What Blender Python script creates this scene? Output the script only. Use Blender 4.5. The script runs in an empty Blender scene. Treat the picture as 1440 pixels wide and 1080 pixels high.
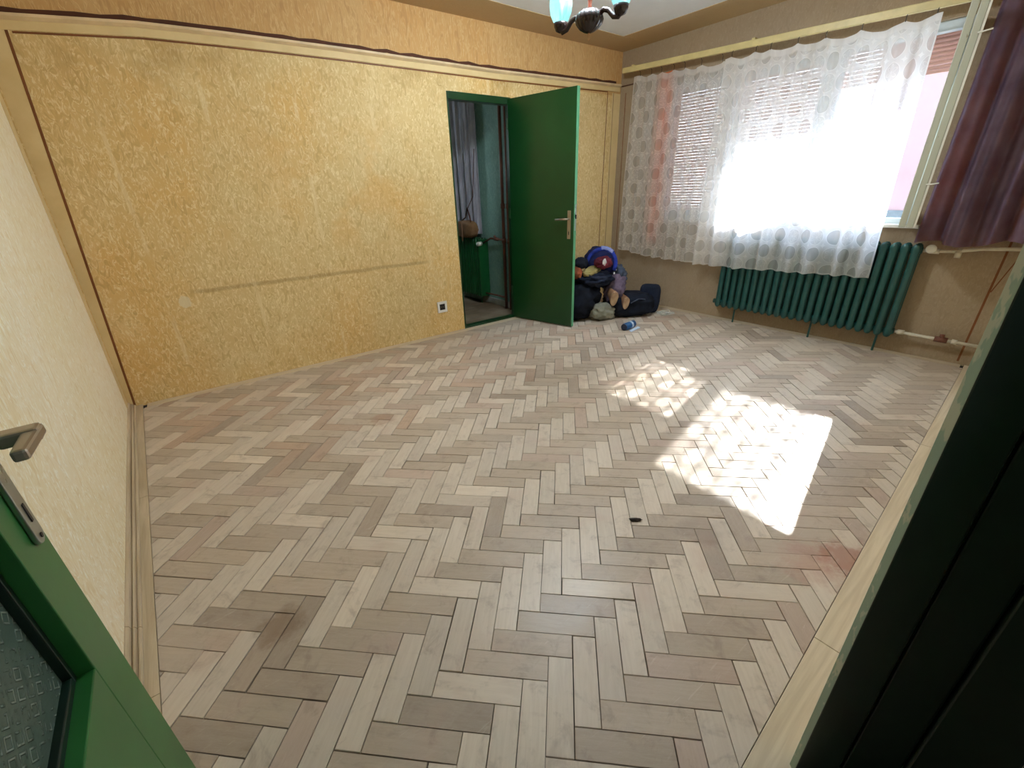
import bpy, bmesh, math, random
from mathutils import Vector, Matrix, noise
random.seed(7)
sc = bpy.context.scene
COL = sc.collection
PI = math.pi

# ------------------------------------------------------------------ camera
cd = bpy.data.cameras.new('camera')
cd.sensor_width = 36.0
cd.lens = 594.45 / 1440 * 36.0
cd.clip_start = 0.02
cam = bpy.data.objects.new('camera', cd)
COL.objects.link(cam)
CAMR = ((0.77995, -0.62503, -0.0319), (-0.28276, -0.30646, -0.90892), (0.55833, 0.71793, -0.41576))
rt, dn, fw = [Vector(r) for r in CAMR]
M = Matrix((( rt.x, -dn.x, -fw.x), (rt.y, -dn.y, -fw.y), (rt.z, -dn.z, -fw.z))).to_4x4()
M.translation = Vector((-0.6498, -0.5789, 1.2459))
cam.matrix_world = M
sc.camera = cam

# ------------------------------------------------------------------ world, sun, exposure
FILL = 37.0  # strength of the added fill light
SKY, SUN, EXPO = 4.5, 8.5, 1.45
w = bpy.data.worlds.new('sky'); sc.world = w; w.use_nodes = True
nt = w.node_tree; nt.nodes.clear()
wo = nt.nodes.new('ShaderNodeOutputWorld'); bg = nt.nodes.new('ShaderNodeBackground')
tc = nt.nodes.new('ShaderNodeTexCoord'); sx = nt.nodes.new('ShaderNodeSeparateXYZ'); cr = nt.nodes.new('ShaderNodeValToRGB')
cr.color_ramp.elements[0].position = 0.0; cr.color_ramp.elements[0].color = (0.80, 0.90, 1.0, 1)
cr.color_ramp.elements[1].position = 0.8; cr.color_ramp.elements[1].color = (0.50, 0.68, 1.0, 1)
nt.links.new(tc.outputs['Generated'], sx.inputs[0]); nt.links.new(sx.outputs['Z'], cr.inputs[0])
nt.links.new(cr.outputs[0], bg.inputs['Color']); bg.inputs['Strength'].default_value = SKY
nt.links.new(bg.outputs[0], wo.inputs['Surface'])
sd = bpy.data.lights.new('sun', 'SUN'); sd.energy = SUN; sd.angle = math.radians(0.6); sd.color = (1.0, 0.98, 0.95)
sun = bpy.data.objects.new('sun', sd); COL.objects.link(sun)
sun.rotation_euler = Vector((-1.52, -0.27, -1.0)).to_track_quat('-Z', 'Y').to_euler()
sun.location = (8, 2, 6)
def portal(loc, rot, sx_, sy_):
    l = bpy.data.lights.new('opening_portal', 'AREA'); l.shape = 'RECTANGLE'; l.size = sx_; l.size_y = sy_
    l.cycles.is_portal = True
    o = bpy.data.objects.new('opening_portal', l); COL.objects.link(o); o.location = loc; o.rotation_euler = rot
portal((3.98, 1.25, 1.5), (0, PI / 2, 0), 1.4, 2.4)
portal((-0.1, -3.2, 1.45), (-PI / 2, 0, 0), .4, .6)  # portal of the added hall opening
portal((1.4, 5.42, 1.8), (PI / 2, 0, 0), .5, .7)  # portal of the added corridor opening
sc.view_settings.view_transform = 'Standard'
sc.view_settings.look = 'None'
sc.view_settings.gamma = 1.0
sc.view_settings.use_curve_mapping = False
sc.view_settings.exposure = EXPO
cy = sc.cycles
cy.use_denoising = True
cy.max_bounces = 12; cy.diffuse_bounces = 8; cy.glossy_bounces = 3; cy.transmission_bounces = 5
cy.transparent_max_bounces = 24
cy.caustics_reflective = False; cy.caustics_refractive = False
cy.sample_clamp_indirect = 6.0

# ------------------------------------------------------------------ materials
def lin(c):
    return tuple(((v / 255) / 12.92 if v <= 10 else ((v / 255 + 0.055) / 1.055) ** 2.4) for v in c) + (1.0,)

class N:
    """small node-graph writer"""
    def __init__(s, name):
        s.m = bpy.data.materials.new(name); s.m.use_nodes = True; s.t = s.m.node_tree; s.t.nodes.clear()
        s.out = s.t.nodes.new('ShaderNodeOutputMaterial')
    def n(s, typ, **kw):
        x = s.t.nodes.new('ShaderNode' + typ)
        for k, v in kw.items(): setattr(x, k, v)
        return x
    def set(s, sock, v):
        if v is None: return
        if isinstance(v, bpy.types.NodeSocket): s.t.links.new(v, sock)
        else:
            if sock.type == 'RGBA' and len(v) == 3: v = (*v, 1)
            sock.default_value = v
    def math(s, op, a, b=None, c=None, clamp=False):
        x = s.n('Math', operation=op, use_clamp=clamp)
        for i, v in enumerate((a, b, c)):
            if v is not None: s.set(x.inputs[i], v)
        return x.outputs[0]
    def vmath(s, op, a, b=None):
        x = s.n('VectorMath', operation=op); s.set(x.inputs[0], a)
        if b is not None: s.set(x.inputs[1], b)
        return x.outputs[0]
    def mix(s, f, a, b, blend='MIX'):
        x = s.n('Mix', data_type='RGBA', blend_type=blend)
        s.set(x.inputs[0], f); s.set(x.inputs[6], a); s.set(x.inputs[7], b)
        return x.outputs[2]
    def obj(s): return s.n('TexCoord').outputs['Object']
    def uv(s): return s.n('TexCoord').outputs['UV']
    def map(s, v, scale=(1, 1, 1), loc=(0, 0, 0)):
        x = s.n('Mapping'); s.set(x.inputs[0], v); x.inputs['Scale'].default_value = scale; x.inputs['Location'].default_value = loc
        return x.outputs[0]
    def noise(s, v, scale, detail=3, rough=.5, dist=0.0):
        x = s.n('TexNoise'); s.set(x.inputs['Vector'], v); x.inputs['Scale'].default_value = scale
        x.inputs['Detail'].default_value = detail; x.inputs['Roughness'].default_value = rough; x.inputs['Distortion'].default_value = dist
        return x.outputs[0]
    def ramp(s, v, a, b, lo=0.0, hi=1.0):
        x = s.n('MapRange', interpolation_type='SMOOTHSTEP'); s.set(x.inputs[0], v)
        for i, q in ((1, a), (2, b), (3, lo), (4, hi)): x.inputs[i].default_value = q
        return x.outputs[0]
    def sep(s, v):
        x = s.n('SeparateXYZ'); s.set(x.inputs[0], v); return x.outputs
    def bump(s, h, strength=.3, dist=.005):
        x = s.n('Bump'); s.set(x.inputs['Height'], h); x.inputs['Strength'].default_value = strength; x.inputs['Distance'].default_value = dist
        return x.outputs[0]
    def bsdf(s, color, rough=.5, normal=None, metal=0.0, spec=.5, **kw):
        x = s.n('BsdfPrincipled'); s.set(x.inputs['Base Color'], color); s.set(x.inputs['Roughness'], rough)
        x.inputs['Metallic'].default_value = metal; x.inputs['Specular IOR Level'].default_value = spec
        if normal is not None: s.set(x.inputs['Normal'], normal)
        for k, v in kw.items(): s.set(x.inputs[k.replace('_', ' ')], v)
        return x.outputs[0]
    def done(s, sh): s.t.links.new(sh, s.out.inputs['Surface']); return s.m

def painted(name, c, rough=.45, var=.06, bump=.1, scale=9, spec=.5, dark=None):
    g = N(name); o = g.obj(); n1 = g.noise(o, scale, 4, .6); n2 = g.noise(o, scale * 14, 3)
    c = lin(c); d = lin(dark) if dark else tuple(v * (1 - 4 * var) for v in c[:3]) + (1,)
    col = g.mix(g.ramp(n1, .35, .7), d, c)
    h = g.math('ADD', n1, g.math('MULTIPLY', n2, .25))
    return g.done(g.bsdf(col, rough, g.bump(h, bump, .004), spec=spec))

def wallpaper(name, base, light, dark, tint, fleck=1.0, bump=.35, streak=(1, 1, .45), axis='x'):
    g = N(name); o = g.obj()
    p = g.map(o, streak)
    warp = g.noise(p, 9, 2)
    pp = g.vmath('ADD', p, g.vmath('MULTIPLY', g.n('TexNoise').outputs[1], (0, 0, 0)))
    a = g.noise(pp, 30, 3, .5, 1.8)          # curls
    b = g.noise(p, 70, 3, .6)
    big = g.noise(o, .9, 3, .55)
    mid = g.noise(g.map(o, (1, 1, .5)), 3.2, 3, .6)
    curl = g.ramp(g.math('ABSOLUTE', g.math('SUBTRACT', a, .5)), .0, .075, 1, 0)
    fl = g.math('MULTIPLY', curl, g.ramp(b, .35, .65), clamp=True)
    col = g.mix(g.ramp(big, .42, .66), lin(base), lin(tint))
    col = g.mix(g.math('MULTIPLY', g.ramp(mid, .5, .78), .35), col, lin(light))
    col = g.mix(g.math('MULTIPLY', g.ramp(a, .5, .72), .45 * fleck), col, lin(dark))
    col = g.mix(g.math('MULTIPLY', fl, .95 * fleck), col, lin(light))
    h = g.math('ADD', g.math('MULTIPLY', fl, .7), g.math('MULTIPLY', b, .4))
    return g, col, g.bump(h, bump, .004)

def mat_wallpaper(name, *a, rough=.7, **k):
    g, col, nrm = wallpaper(name, *a, **k)
    return g.done(g.bsdf(col, rough, nrm, spec=.25))

def mat_back_wall():
    g, col, nrm = wallpaper('wallpaper_back', (216, 188, 132), (240, 220, 170), (184, 150, 92), (220, 180, 112))
    x, y, z = g.sep(g.obj())[0:3]
    # dirty line left by furniture: from (-.67,.684) to (1.17,.668)
    wob = g.math('MULTIPLY', g.math('SUBTRACT', g.noise(g.obj(), 6, 2), .5), .02)
    dz = g.math('ABSOLUTE', g.math('SUBTRACT', g.math('ADD', z, wob), .69))
    ln = g.ramp(dz, .004, .022, 1, 0)
    inx = g.math('MULTIPLY', g.ramp(x, -.62, -.5), g.ramp(x, 1.1, 1.25, 1, 0))
    col = g.mix(g.math('MULTIPLY', g.math('MULTIPLY', ln, inx), .4), col, lin((140, 98, 48)))
    # pale paper joints every half metre, worn
    fx = g.math('ABSOLUTE', g.math('SUBTRACT', g.math('FRACT', g.math('DIVIDE', g.math('ADD', x, 3.0 - .16), .53)), .5))
    fx = g.math('ADD', fx, g.math('MULTIPLY', g.math('SUBTRACT', g.noise(g.obj(), 9, 2), .5), .03))
    sm = g.math('MULTIPLY', g.ramp(g.math('ABSOLUTE', g.math('SUBTRACT', fx, .49)), .004, .02, 1, 0), g.ramp(g.noise(g.map(g.obj(), (3, 3, 1)), 3.0, 3), .48, .6))
    col = g.mix(g.math('MULTIPLY', sm, .55), col, lin((236, 216, 168)))
    # scraped white patch
    px = g.math('DIVIDE', g.math('ADD', x, .62), .035); pz = g.math('DIVIDE', g.math('SUBTRACT', z, .635), .045)
    d = g.math('ADD', g.math('MULTIPLY', px, px), g.math('MULTIPLY', pz, pz))
    d = g.math('ADD', d, g.math('MULTIPLY', g.math('SUBTRACT', g.noise(g.obj(), 30, 3), .5), 2.2))
    col = g.mix(g.ramp(d, .7, 1.1, .75, 0), col, lin((226, 214, 180)))
    # greenish brown mottling, denser towards the rail; orange damp in the middle
    e = g.math('MULTIPLY', g.ramp(z, 1.45, 2.1), g.ramp(g.noise(g.obj(), 2.3, 4, .65), .5, .72))
    col = g.mix(g.math('MULTIPLY', e, .4), col, lin((150, 116, 58)))
    q = g.math('MULTIPLY', g.ramp(g.math('ABSOLUTE', g.math('SUBTRACT', x, .55)), .2, .9, 1, 0), g.ramp(g.noise(g.obj(), 3.1, 4, .6), .45, .62))
    q = g.math('MULTIPLY', q, g.ramp(z, .7, 1.1)); q = g.math('MULTIPLY', q, g.ramp(z, 1.5, 1.9, 1, 0))
    col = g.mix(g.math('MULTIPLY', q, .32), col, lin((218, 164, 84)))
    return g.done(g.bsdf(col, .72, nrm, spec=.25))

def mat_parquet(name='parquet_oak'):
    g = N(name)
    at = g.n('Attribute', attribute_name='tone').outputs['Color']
    uv = g.uv(); o = g.obj()
    grain = g.noise(g.map(uv, (9, 95, 1)), 1.0, 4, .6, .6)
    fine = g.noise(g.map(uv, (60, 420, 1)), 1.0, 2, .6)
    cloud = g.noise(o, 2.4, 4, .6); smear = g.noise(g.map(o, (3, 14, 1)), 1.6, 4, .65, .8)
    col = g.mix(g.math('MULTIPLY', g.ramp(grain, .3, .75), .38), at, g.mix(1.0, at, (.74, .70, .66, 1), 'MULTIPLY'))
    col = g.mix(g.math('MULTIPLY', g.ramp(fine, .4, .8), .12), col, (.62, .56, .5, 1))
    col = g.mix(g.math('MULTIPLY', g.ramp(cloud, .4, .7), .22), col, lin((196, 182, 170)))
    col = g.mix(g.math('MULTIPLY', g.ramp(smear, .55, .8), .22), col, lin((212, 202, 192)))
    dirt = g.noise(o, 13, 4, .7, .6); sc_ = g.noise(g.map(o, (7, 70, 1)), 1.3, 3, .7, 1.2)
    col = g.mix(g.math('MULTIPLY', g.ramp(dirt, .5, .74), .38), col, lin((128, 110, 96)))
    col = g.mix(g.math('MULTIPLY', g.ramp(sc_, .6, .78), .30), col, lin((224, 214, 204)))
    col = g.mix(g.math('MULTIPLY', g.ramp(g.noise(o, 5, 3), .55, .75), .28), col, lin((190, 160, 146)))
    knot = g.noise(o, 17, 1)
    col = g.mix(g.ramp(knot, .83, .86, 0, .8), col, lin((70, 50, 38)))
    # reddish stain near the doorway edge and brown one by the left border
    for cx_, cy_, r_, c_, k_ in ((.96, -.44, .13, (150, 88, 66), .65), (.86, -.36, .15, (176, 128, 112), .4), (-.69, .62, .09, (112, 84, 60), .5), (.12, 1.7, .1, (150, 104, 78), .45), (.716, -.03, .12, (130, 110, 100), .3)):
        v = g.vmath('SUBTRACT', o, (cx_, cy_, 0)); ln = g.n('VectorMath', operation='LENGTH'); g.set(ln.inputs[0], v)
        d = g.math('ADD', g.math('DIVIDE', ln.outputs['Value'], r_), g.math('MULTIPLY', g.math('SUBTRACT', g.noise(o, 14, 4, .65), .5), 1.6))
        col = g.mix(g.ramp(d, .35, .95, k_, 0), col, lin(c_))
    h = g.math('ADD', grain, g.math('MULTIPLY', fine, .5))
    rough = g.ramp(cloud, .3, .7, .34, .5)
    return g.done(g.bsdf(col, rough, g.bump(h, .12, .0015), spec=.45))

def mat_lace(name='lace', net_a=.85, oval_d=.29, flow_d=.12):
    g = N(name); uv = g.uv(); u, v = g.sep(uv)[0:2]
    U = g.math('DIVIDE', u, .127); V = g.math('DIVIDE', v, .130)
    fu = g.math('SUBTRACT', g.math('FRACT', U), .5); fv = g.math('SUBTRACT', g.math('FRACT', V), .5)
    par = g.math('MODULO', g.math('ADD', g.math('FLOOR', U), g.math('FLOOR', V)), 2.0)
    par = g.math('GREATER_THAN', g.math('ABSOLUTE', par), .5)
    r = g.math('SQRT', g.math('ADD', g.math('MULTIPLY', fu, fu), g.math('MULTIPLY', fv, fv)))
    th = g.math('ARCTAN2', fv, fu)
    inside = g.ramp(r, .40, .42, 1, 0)
    ring = g.ramp(g.math('ABSOLUTE', g.math('SUBTRACT', r, .43)), .015, .035, 1, 0)
    pet = g.math('ABSOLUTE', g.math('SINE', g.math('MULTIPLY', th, 3.0)))
    pr = g.math('MULTIPLY', pet, .3)
    petal = g.math('MAXIMUM', g.ramp(g.math('ABSOLUTE', g.math('SUBTRACT', r, g.math('ADD', pr, .05))), .03, .06, 1, 0), g.ramp(r, .06, .08, 1, 0))
    petal = g.math('MULTIPLY', g.math('MULTIPLY', petal, inside), par)
    gu = g.math('SUBTRACT', .5, g.math('ABSOLUTE', fu)); gv = g.math('SUBTRACT', .5, g.math('ABSOLUTE', fv))
    star = g.ramp(g.math('ADD', g.math('SQRT', gu), g.math('SQRT', gv)), .44, .5, 1, 0)
    net = g.noise(g.map(uv, (1, 1, 1)), 260, 1)
    oval = g.math('MULTIPLY', inside, g.math('SUBTRACT', 1.0, par))
    a = g.math('ADD', g.math('MULTIPLY', oval, -oval_d), net_a)
    a = g.math('MAXIMUM', a, g.math('MULTIPLY', ring, .95))
    a = g.math('MAXIMUM', a, g.math('MULTIPLY', petal, .96))
    a = g.math('MAXIMUM', a, g.math('MULTIPLY', star, 1.0))
    flow = g.math('MULTIPLY', inside, par)
    a = g.math('SUBTRACT', a, g.math('MULTIPLY', flow, flow_d))
    a = g.math('ADD', a, g.math('MULTIPLY', g.math('SUBTRACT', net, .5), .03))
    hem = g.n('Attribute', attribute_name='hem').outputs['Fac']
    a = g.math('MAXIMUM', a, g.math('MULTIPLY', hem, .93), clamp=True)
    df = g.n('BsdfDiffuse'); df.inputs['Color'].default_value = (.86, .84, .80, 1)
    tl = g.n('BsdfTranslucent'); tl.inputs['Color'].default_value = (.93, .93, .93, 1)
    tp = g.n('BsdfTransparent')
    m1 = g.n('MixShader'); m1.inputs[0].default_value = .62; g.t.links.new(df.outputs[0], m1.inputs[1]); g.t.links.new(tl.outputs[0], m1.inputs[2])
    m2 = g.n('MixShader'); g.t.links.new(a, m2.inputs[0]); g.t.links.new(tp.outputs[0], m2.inputs[1]); g.t.links.new(m1.outputs[0], m2.inputs[2])
    return g.done(m2.outputs[0])

def mat_cloth(name, c, dark=None, trans=0.0, scale=6, weave=350, tcol=None):
    g = N(name); o = g.obj(); n1 = g.noise(o, scale, 4, .6); wv = g.noise(o, weave, 2)
    c = lin(c); d = lin(dark) if dark else tuple(v * .6 for v in c[:3]) + (1,)
    col = g.mix(g.ramp(n1, .3, .7), d, c)
    b = g.bsdf(col, .85, g.bump(g.math('ADD', wv, n1), .25, .003), spec=.2)
    if not trans: return g.done(b)
    tl = g.n('BsdfTranslucent'); g.set(tl.inputs['Color'], lin(tcol) if tcol else col)
    mx = g.n('MixShader'); mx.inputs[0].default_value = trans
    g.t.links.new(b, mx.inputs[1]); g.t.links.new(tl.outputs[0], mx.inputs[2])
    return g.done(mx.outputs[0])

def mat_metal(name, c, rough=.3):
    g = N(name); o = g.obj(); n1 = g.noise(o, 12, 2)
    return g.done(g.bsdf(lin(c), g.ramp(n1, .3, .7, rough * .95, rough * 1.08), metal=1.0))

def mat_clear():
    g = N('window_glass'); tp = g.n('BsdfTransparent'); gl = g.n('BsdfGlossy'); gl.inputs['Roughness'].default_value = .02
    lw = g.n('LayerWeight'); lw.inputs[0].default_value = .5; fq = g.math('ADD', g.math('MULTIPLY', g.math('POWER', lw.outputs['Facing'], 4.0), .8), .03)
    mx = g.n('MixShader'); g.t.links.new(fq, mx.inputs[0]); g.t.links.new(tp.outputs[0], mx.inputs[1]); g.t.links.new(gl.outputs[0], mx.inputs[2])
    return g.done(mx.outputs[0])

def mat_patterned_glass():
    g = N('patterned_glass'); o = g.obj(); x, y, z = g.sep(o)[0:3]
    a = g.math('FRACT', g.math('DIVIDE', g.math('ADD', y, z), .034)); b = g.math('FRACT', g.math('DIVIDE', g.math('SUBTRACT', y, z), .034))
    bx = g.math('MAXIMUM', g.math('ABSOLUTE', g.math('SUBTRACT', a, .5)), g.math('ABSOLUTE', g.math('SUBTRACT', b, .5)))
    fl = g.ramp(g.math('ABSOLUTE', g.math('SUBTRACT', bx, .3)), .03, .09, 1, 0)
    n1 = g.noise(o, 45, 3); brk = g.ramp(n1, .42, .58)
    h = g.math('ADD', g.math('MULTIPLY', fl, brk), g.math('MULTIPLY', n1, .8))
    nr = g.bump(h, .9, .004)
    col = g.mix(g.math('MULTIPLY', fl, brk), lin((104, 128, 116)), lin((176, 196, 182)))
    d = g.bsdf(col, .22, nr, spec=.6)
    tl = g.n('BsdfTranslucent'); g.set(tl.inputs['Color'], col); g.set(tl.inputs['Normal'], nr)
    mx = g.n('MixShader'); mx.inputs[0].default_value = .45
    g.t.links.new(d, mx.inputs[1]); g.t.links.new(tl.outputs[0], mx.inputs[2])
    return g.done(mx.outputs[0])

def mat_shade_glass():
    g = N('shade_glass'); tp = g.n('BsdfTransparent'); tp.inputs[0].default_value = (.93, 1, .98, 1)
    n1 = g.noise(g.obj(), 120, 2)
    b = g.bsdf((.30, .55, .54, 1), .12, g.bump(n1, .7, .004), spec=.9)
    tl = g.n('BsdfTranslucent'); tl.inputs[0].default_value = (.30, .62, .60, 1)
    m0 = g.n('MixShader'); m0.inputs[0].default_value = .5; g.t.links.new(b, m0.inputs[1]); g.t.links.new(tl.outputs[0], m0.inputs[2])
    mx = g.n('MixShader'); mx.inputs[0].default_value = .62
    g.t.links.new(tp.outputs[0], mx.inputs[1]); g.t.links.new(m0.outputs[0], mx.inputs[2])
    return g.done(mx.outputs[0])

def mat_fill_globe():  # glow for the shell of the added fill light
    g = N('fill_glow'); tp = g.n('BsdfTransparent'); e = g.n('Emission'); e.inputs['Strength'].default_value = 1.2; e.inputs['Color'].default_value = (.9, .97, 1, 1)
    mx = g.n('MixShader'); mx.inputs[0].default_value = .2
    g.t.links.new(tp.outputs[0], mx.inputs[1]); g.t.links.new(e.outputs[0], mx.inputs[2])
    return g.done(mx.outputs[0])

def mat_clear_plastic():
    g = N('clear_plastic'); tp = g.n('BsdfTransparent'); b = g.bsdf((.8, .85, .82, 1), .15, spec=.9)
    mx = g.n('MixShader'); mx.inputs[0].default_value = .3
    g.t.links.new(tp.outputs[0], mx.inputs[1]); g.t.links.new(b, mx.inputs[2])
    return g.done(mx.outputs[0])

def mat_slat():
    g = N('shutter_slat'); o = g.obj(); n1 = g.noise(o, 5, 3)
    col = g.mix(n1, lin((196, 150, 138)), lin((214, 172, 158)))
    b = g.bsdf(col, .5); tl = g.n('BsdfTranslucent'); g.set(tl.inputs['Color'], lin((226, 160, 140)))
    mx = g.n('MixShader'); mx.inputs[0].default_value = .02
    g.t.links.new(b, mx.inputs[1]); g.t.links.new(tl.outputs[0], mx.inputs[2])
    return g.done(mx.outputs[0])

def mat_worn(name, c, under, amount=.6):
    g = N(name); o = g.obj(); n1 = g.noise(g.map(o, (1, 1, .35)), 26, 4, .7)
    col = g.mix(g.ramp(n1, amount, amount + .04), lin(c), lin(under))
    return g.done(g.bsdf(col, .4, g.bump(n1, .3, .002)))

def mat_wood(name, c1, c2, along=(3, 40, 40), rough=.45):
    g = N(name); o = g.obj(); a = g.noise(g.map(o, along), 1, 4, .6, .5); b = g.noise(o, 3, 3)
    col = g.mix(g.ramp(a, .3, .7), lin(c1), lin(c2)); col = g.mix(g.math('MULTIPLY', g.ramp(b, .4, .7), .25), col, lin((206, 192, 172)))
    return g.done(g.bsdf(col, rough, g.bump(a, .2, .002), spec=.35))

MT = {}
MT['wall_back'] = mat_back_wall()
MT['wall_left'] = mat_wallpaper('wallpaper_left', (238, 224, 188), (252, 248, 232), (222, 198, 146), (242, 230, 202), fleck=1.0, streak=(1, 1, .4))
MT['wall_right'] = mat_wallpaper('wallpaper_window_wall_shaded', (158, 140, 116), (176, 158, 134), (136, 118, 94), (160, 140, 112), fleck=.6)  # backlit shade of this wall is put into darker paper colours
MT['frieze'] = mat_wallpaper('wallpaper_frieze', (200, 160, 104), (214, 182, 130), (170, 130, 84), (204, 158, 98), fleck=.9, streak=(1, 1, .25))
MT['cream'] = painted('cream_border', (224, 200, 148), .6, .03, .08, 5, dark=(214, 188, 134))
MT['brownline'] = painted('brown_line', (128, 74, 26), .6, .05)
MT['ledge'] = painted('rail_paint', (228, 202, 160), .5, .04)
MT['railshadow'] = painted('rail_shadow', (84, 44, 22), .8, .05)  # shadow line above the rail, painted as a dark strip
MT['ceiling'] = painted('ceiling_paint', (232, 236, 240), .8, .015, .05, 3)
MT['ceilband'] = mat_wallpaper('ceiling_band', (186, 160, 122), (198, 172, 134), (168, 142, 104), (188, 162, 120), fleck=.35, bump=.15)
MT['subfloor'] = painted('subfloor', (44, 34, 28), .9)
MT['parquet'] = mat_parquet()
MT['border_wood'] = mat_wood('border_wood', (222, 208, 182), (200, 184, 156), (2.2, 45, 30))
MT['border_wood_y'] = mat_wood('border_wood_left', (206, 190, 162), (178, 160, 132), (45, 2.2, 30))
MT['green'] = painted('green_gloss', (11, 60, 25), .28, .05, .05, 4)
MT['green_lit'] = painted('green_edge_lit', (96, 170, 128), .35, .04)  # leaf green with window light painted in
MT['green_leaf'] = painted('green_gloss_near', (44, 112, 54), .32, .05, .05, 4)
MT['green_shaded'] = painted('shaded_green_gloss', (9, 36, 25), .4, .06, .1, 5)  # shaded green: backlit jamb and recess shade are in the colour
MT['green_worn_lit'] = mat_worn('worn_lit_green_edge', (150, 174, 158), (186, 194, 176), .52)  # worn paint plus the window light on the edge, painted pale
MT['chip'] = painted('ochre_chip', (110, 92, 40), .6)
MT['radiator'] = painted('radiator_green', (30, 82, 78), .35, .05, .1, 10)
MT['radiator_hall'] = painted('radiator_hall_green', (16, 84, 40), .35, .05, .1, 10)
MT['white'] = painted('white_paint', (226, 224, 214), .4, .03)
MT['frame_white'] = painted('window_frame_paint', (206, 218, 222), .4, .03)
MT['sash'] = mat_worn('old_sash_paint', (176, 178, 162), (140, 134, 116), .68)
MT['railcream'] = painted('curtain_rail_paint', (214, 196, 136), .4, .04)
MT['pinkwall'] = painted('pink_render', (104, 74, 76), .9, .03, .1, 1)
MT['pinkpale'] = painted('pale_pink_render', (134, 116, 122), .9, .03, .1, 1)
MT['plinth'] = painted('grey_plinth', (90, 102, 110), .9)
MT['ground'] = painted('outside_paving', (190, 188, 180), .9, .04, .1, 1)
MT['teal'] = mat_wallpaper('teal_wallpaper', (120, 158, 146), (150, 182, 170), (98, 134, 124), (112, 150, 142), fleck=.7)
MT['hallfloor'] = mat_wood('hall_floor', (124, 104, 80), (98, 80, 62), (3, 30, 3))
MT['hallceil'] = painted('hall_ceiling', (190, 190, 186), .8)
MT['pipebrown'] = painted('brown_pipe_paint', (104, 62, 46), .45, .06)
MT['pipewhite'] = painted('white_pipe_paint', (214, 206, 186), .45, .05)
MT['rust'] = painted('rusty_valve', (130, 78, 56), .6, .1)
MT['black'] = painted('black_plastic', (22, 22, 24), .4)
MT['socket'] = painted('socket_white', (232, 230, 226), .35, .01, 0)
MT['steel'] = mat_metal('brushed_steel', (176, 164, 148), .42)
MT['plate'] = mat_metal('satin_plate', (176, 186, 184), .28)
MT['darkwood'] = painted('dark_lamp_wood', (40, 24, 20), .22, .08, .05, 20)
MT['redwood'] = painted('red_lamp_wood', (120, 56, 34), .3, .08, .05, 20)
MT['amber'] = painted('amber_drop', (196, 152, 110), .2)
MT['lace'] = mat_lace(); MT['lace_sheer'] = mat_lace('lace_sheer', .72, .20, .04)
MT['drape'] = mat_cloth('shaded_orange_drape', (116, 104, 122), (82, 76, 98), trans=.24, tcol=(244, 150, 60))  # orange cloth with shadow and flare haze put into its colour
MT['drape_left'] = mat_cloth('orange_drape', (232, 132, 76), (206, 104, 52), trans=.4)
MT['hallcurtain'] = mat_cloth('white_hall_curtain', (196, 194, 204), (176, 174, 186), trans=.2)
MT['clear'] = mat_clear(); MT['patglass'] = mat_patterned_glass(); MT['shadeglass'] = mat_shade_glass(); MT['clearplastic'] = mat_clear_plastic()
MT['slat'] = mat_slat(); MT['fillglobe'] = mat_fill_globe()
for k, c, d in (('navy', (38, 46, 66), (24, 30, 46)), ('blacknavy', (28, 34, 48), (18, 22, 32)), ('blue', (48, 70, 176), (28, 38, 104)), ('palepblue', (150, 164, 226), None), ('bluedark', (30, 36, 84), (18, 22, 50)),
                ('maroon', (120, 44, 56), (80, 30, 42)), ('olive', (160, 148, 96), (124, 114, 74)), ('greyblue', (84, 94, 112), (56, 64, 80)), ('mauve', (120, 104, 122), (84, 74, 92)),
                ('boottan', (160, 122, 90), (128, 96, 74)), ('bootsole', (188, 160, 128), (150, 120, 96)), ('greybag', (160, 160, 144), (126, 126, 114)), ('rust_cloth', (150, 82, 54), None),
                ('baghide', (136, 104, 72), (108, 80, 56)), ('bagstrap', (84, 48, 34), None), ('whitecloth', (222, 222, 220), None)):
    MT[k] = mat_cloth(k, c, d, scale=9)
MT['bluefoil'] = painted('blue_wrapper', (24, 96, 160), .3, .05)
MT['darkblue'] = painted('dark_blue_cap', (10, 34, 66), .4)
MT['paleblue'] = painted('pale_label', (196, 214, 236), .4, .02)

# ------------------------------------------------------------------ mesh helpers
def obj(name, bm, mat, parent=None, smooth=False, bevel=0.0, loc=None):
    me = bpy.data.meshes.new(name)
    bmesh.ops.recalc_face_normals(bm, faces=bm.faces[:])
    bm.to_mesh(me); bm.free()
    if smooth:
        for p in me.polygons: p.use_smooth = True
    me.materials.append(MT[mat] if isinstance(mat, str) else mat)
    o = bpy.data.objects.new(name, me); COL.objects.link(o)
    if parent: o.parent = parent
    if loc: o.location = loc
    if bevel:
        b = o.modifiers.new('bevel', 'BEVEL'); b.width = bevel; b.segments = 2; b.limit_method = 'ANGLE'; b.angle_limit = .7
    return o
def tag(o, label=None, cat=None, group=None, kind=None):
    if label: o['label'] = label
    if cat: o['category'] = cat
    if group: o['group'] = group
    if kind: o['kind'] = kind
    return o
def empty(name, loc=(0, 0, 0), **kw):
    o = bpy.data.objects.new(name, None); COL.objects.link(o); o.location = loc; o.empty_display_size = .1
    return tag(o, **kw)
def hexa(bm, P):
    """8 points: bottom loop 0-3, top loop 4-7"""
    v = [bm.verts.new(p) for p in P]
    for f in ((3, 2, 1, 0), (4, 5, 6, 7), (0, 1, 5, 4), (1, 2, 6, 5), (2, 3, 7, 6), (3, 0, 4, 7)): bm.faces.new([v[i] for i in f])
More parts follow.
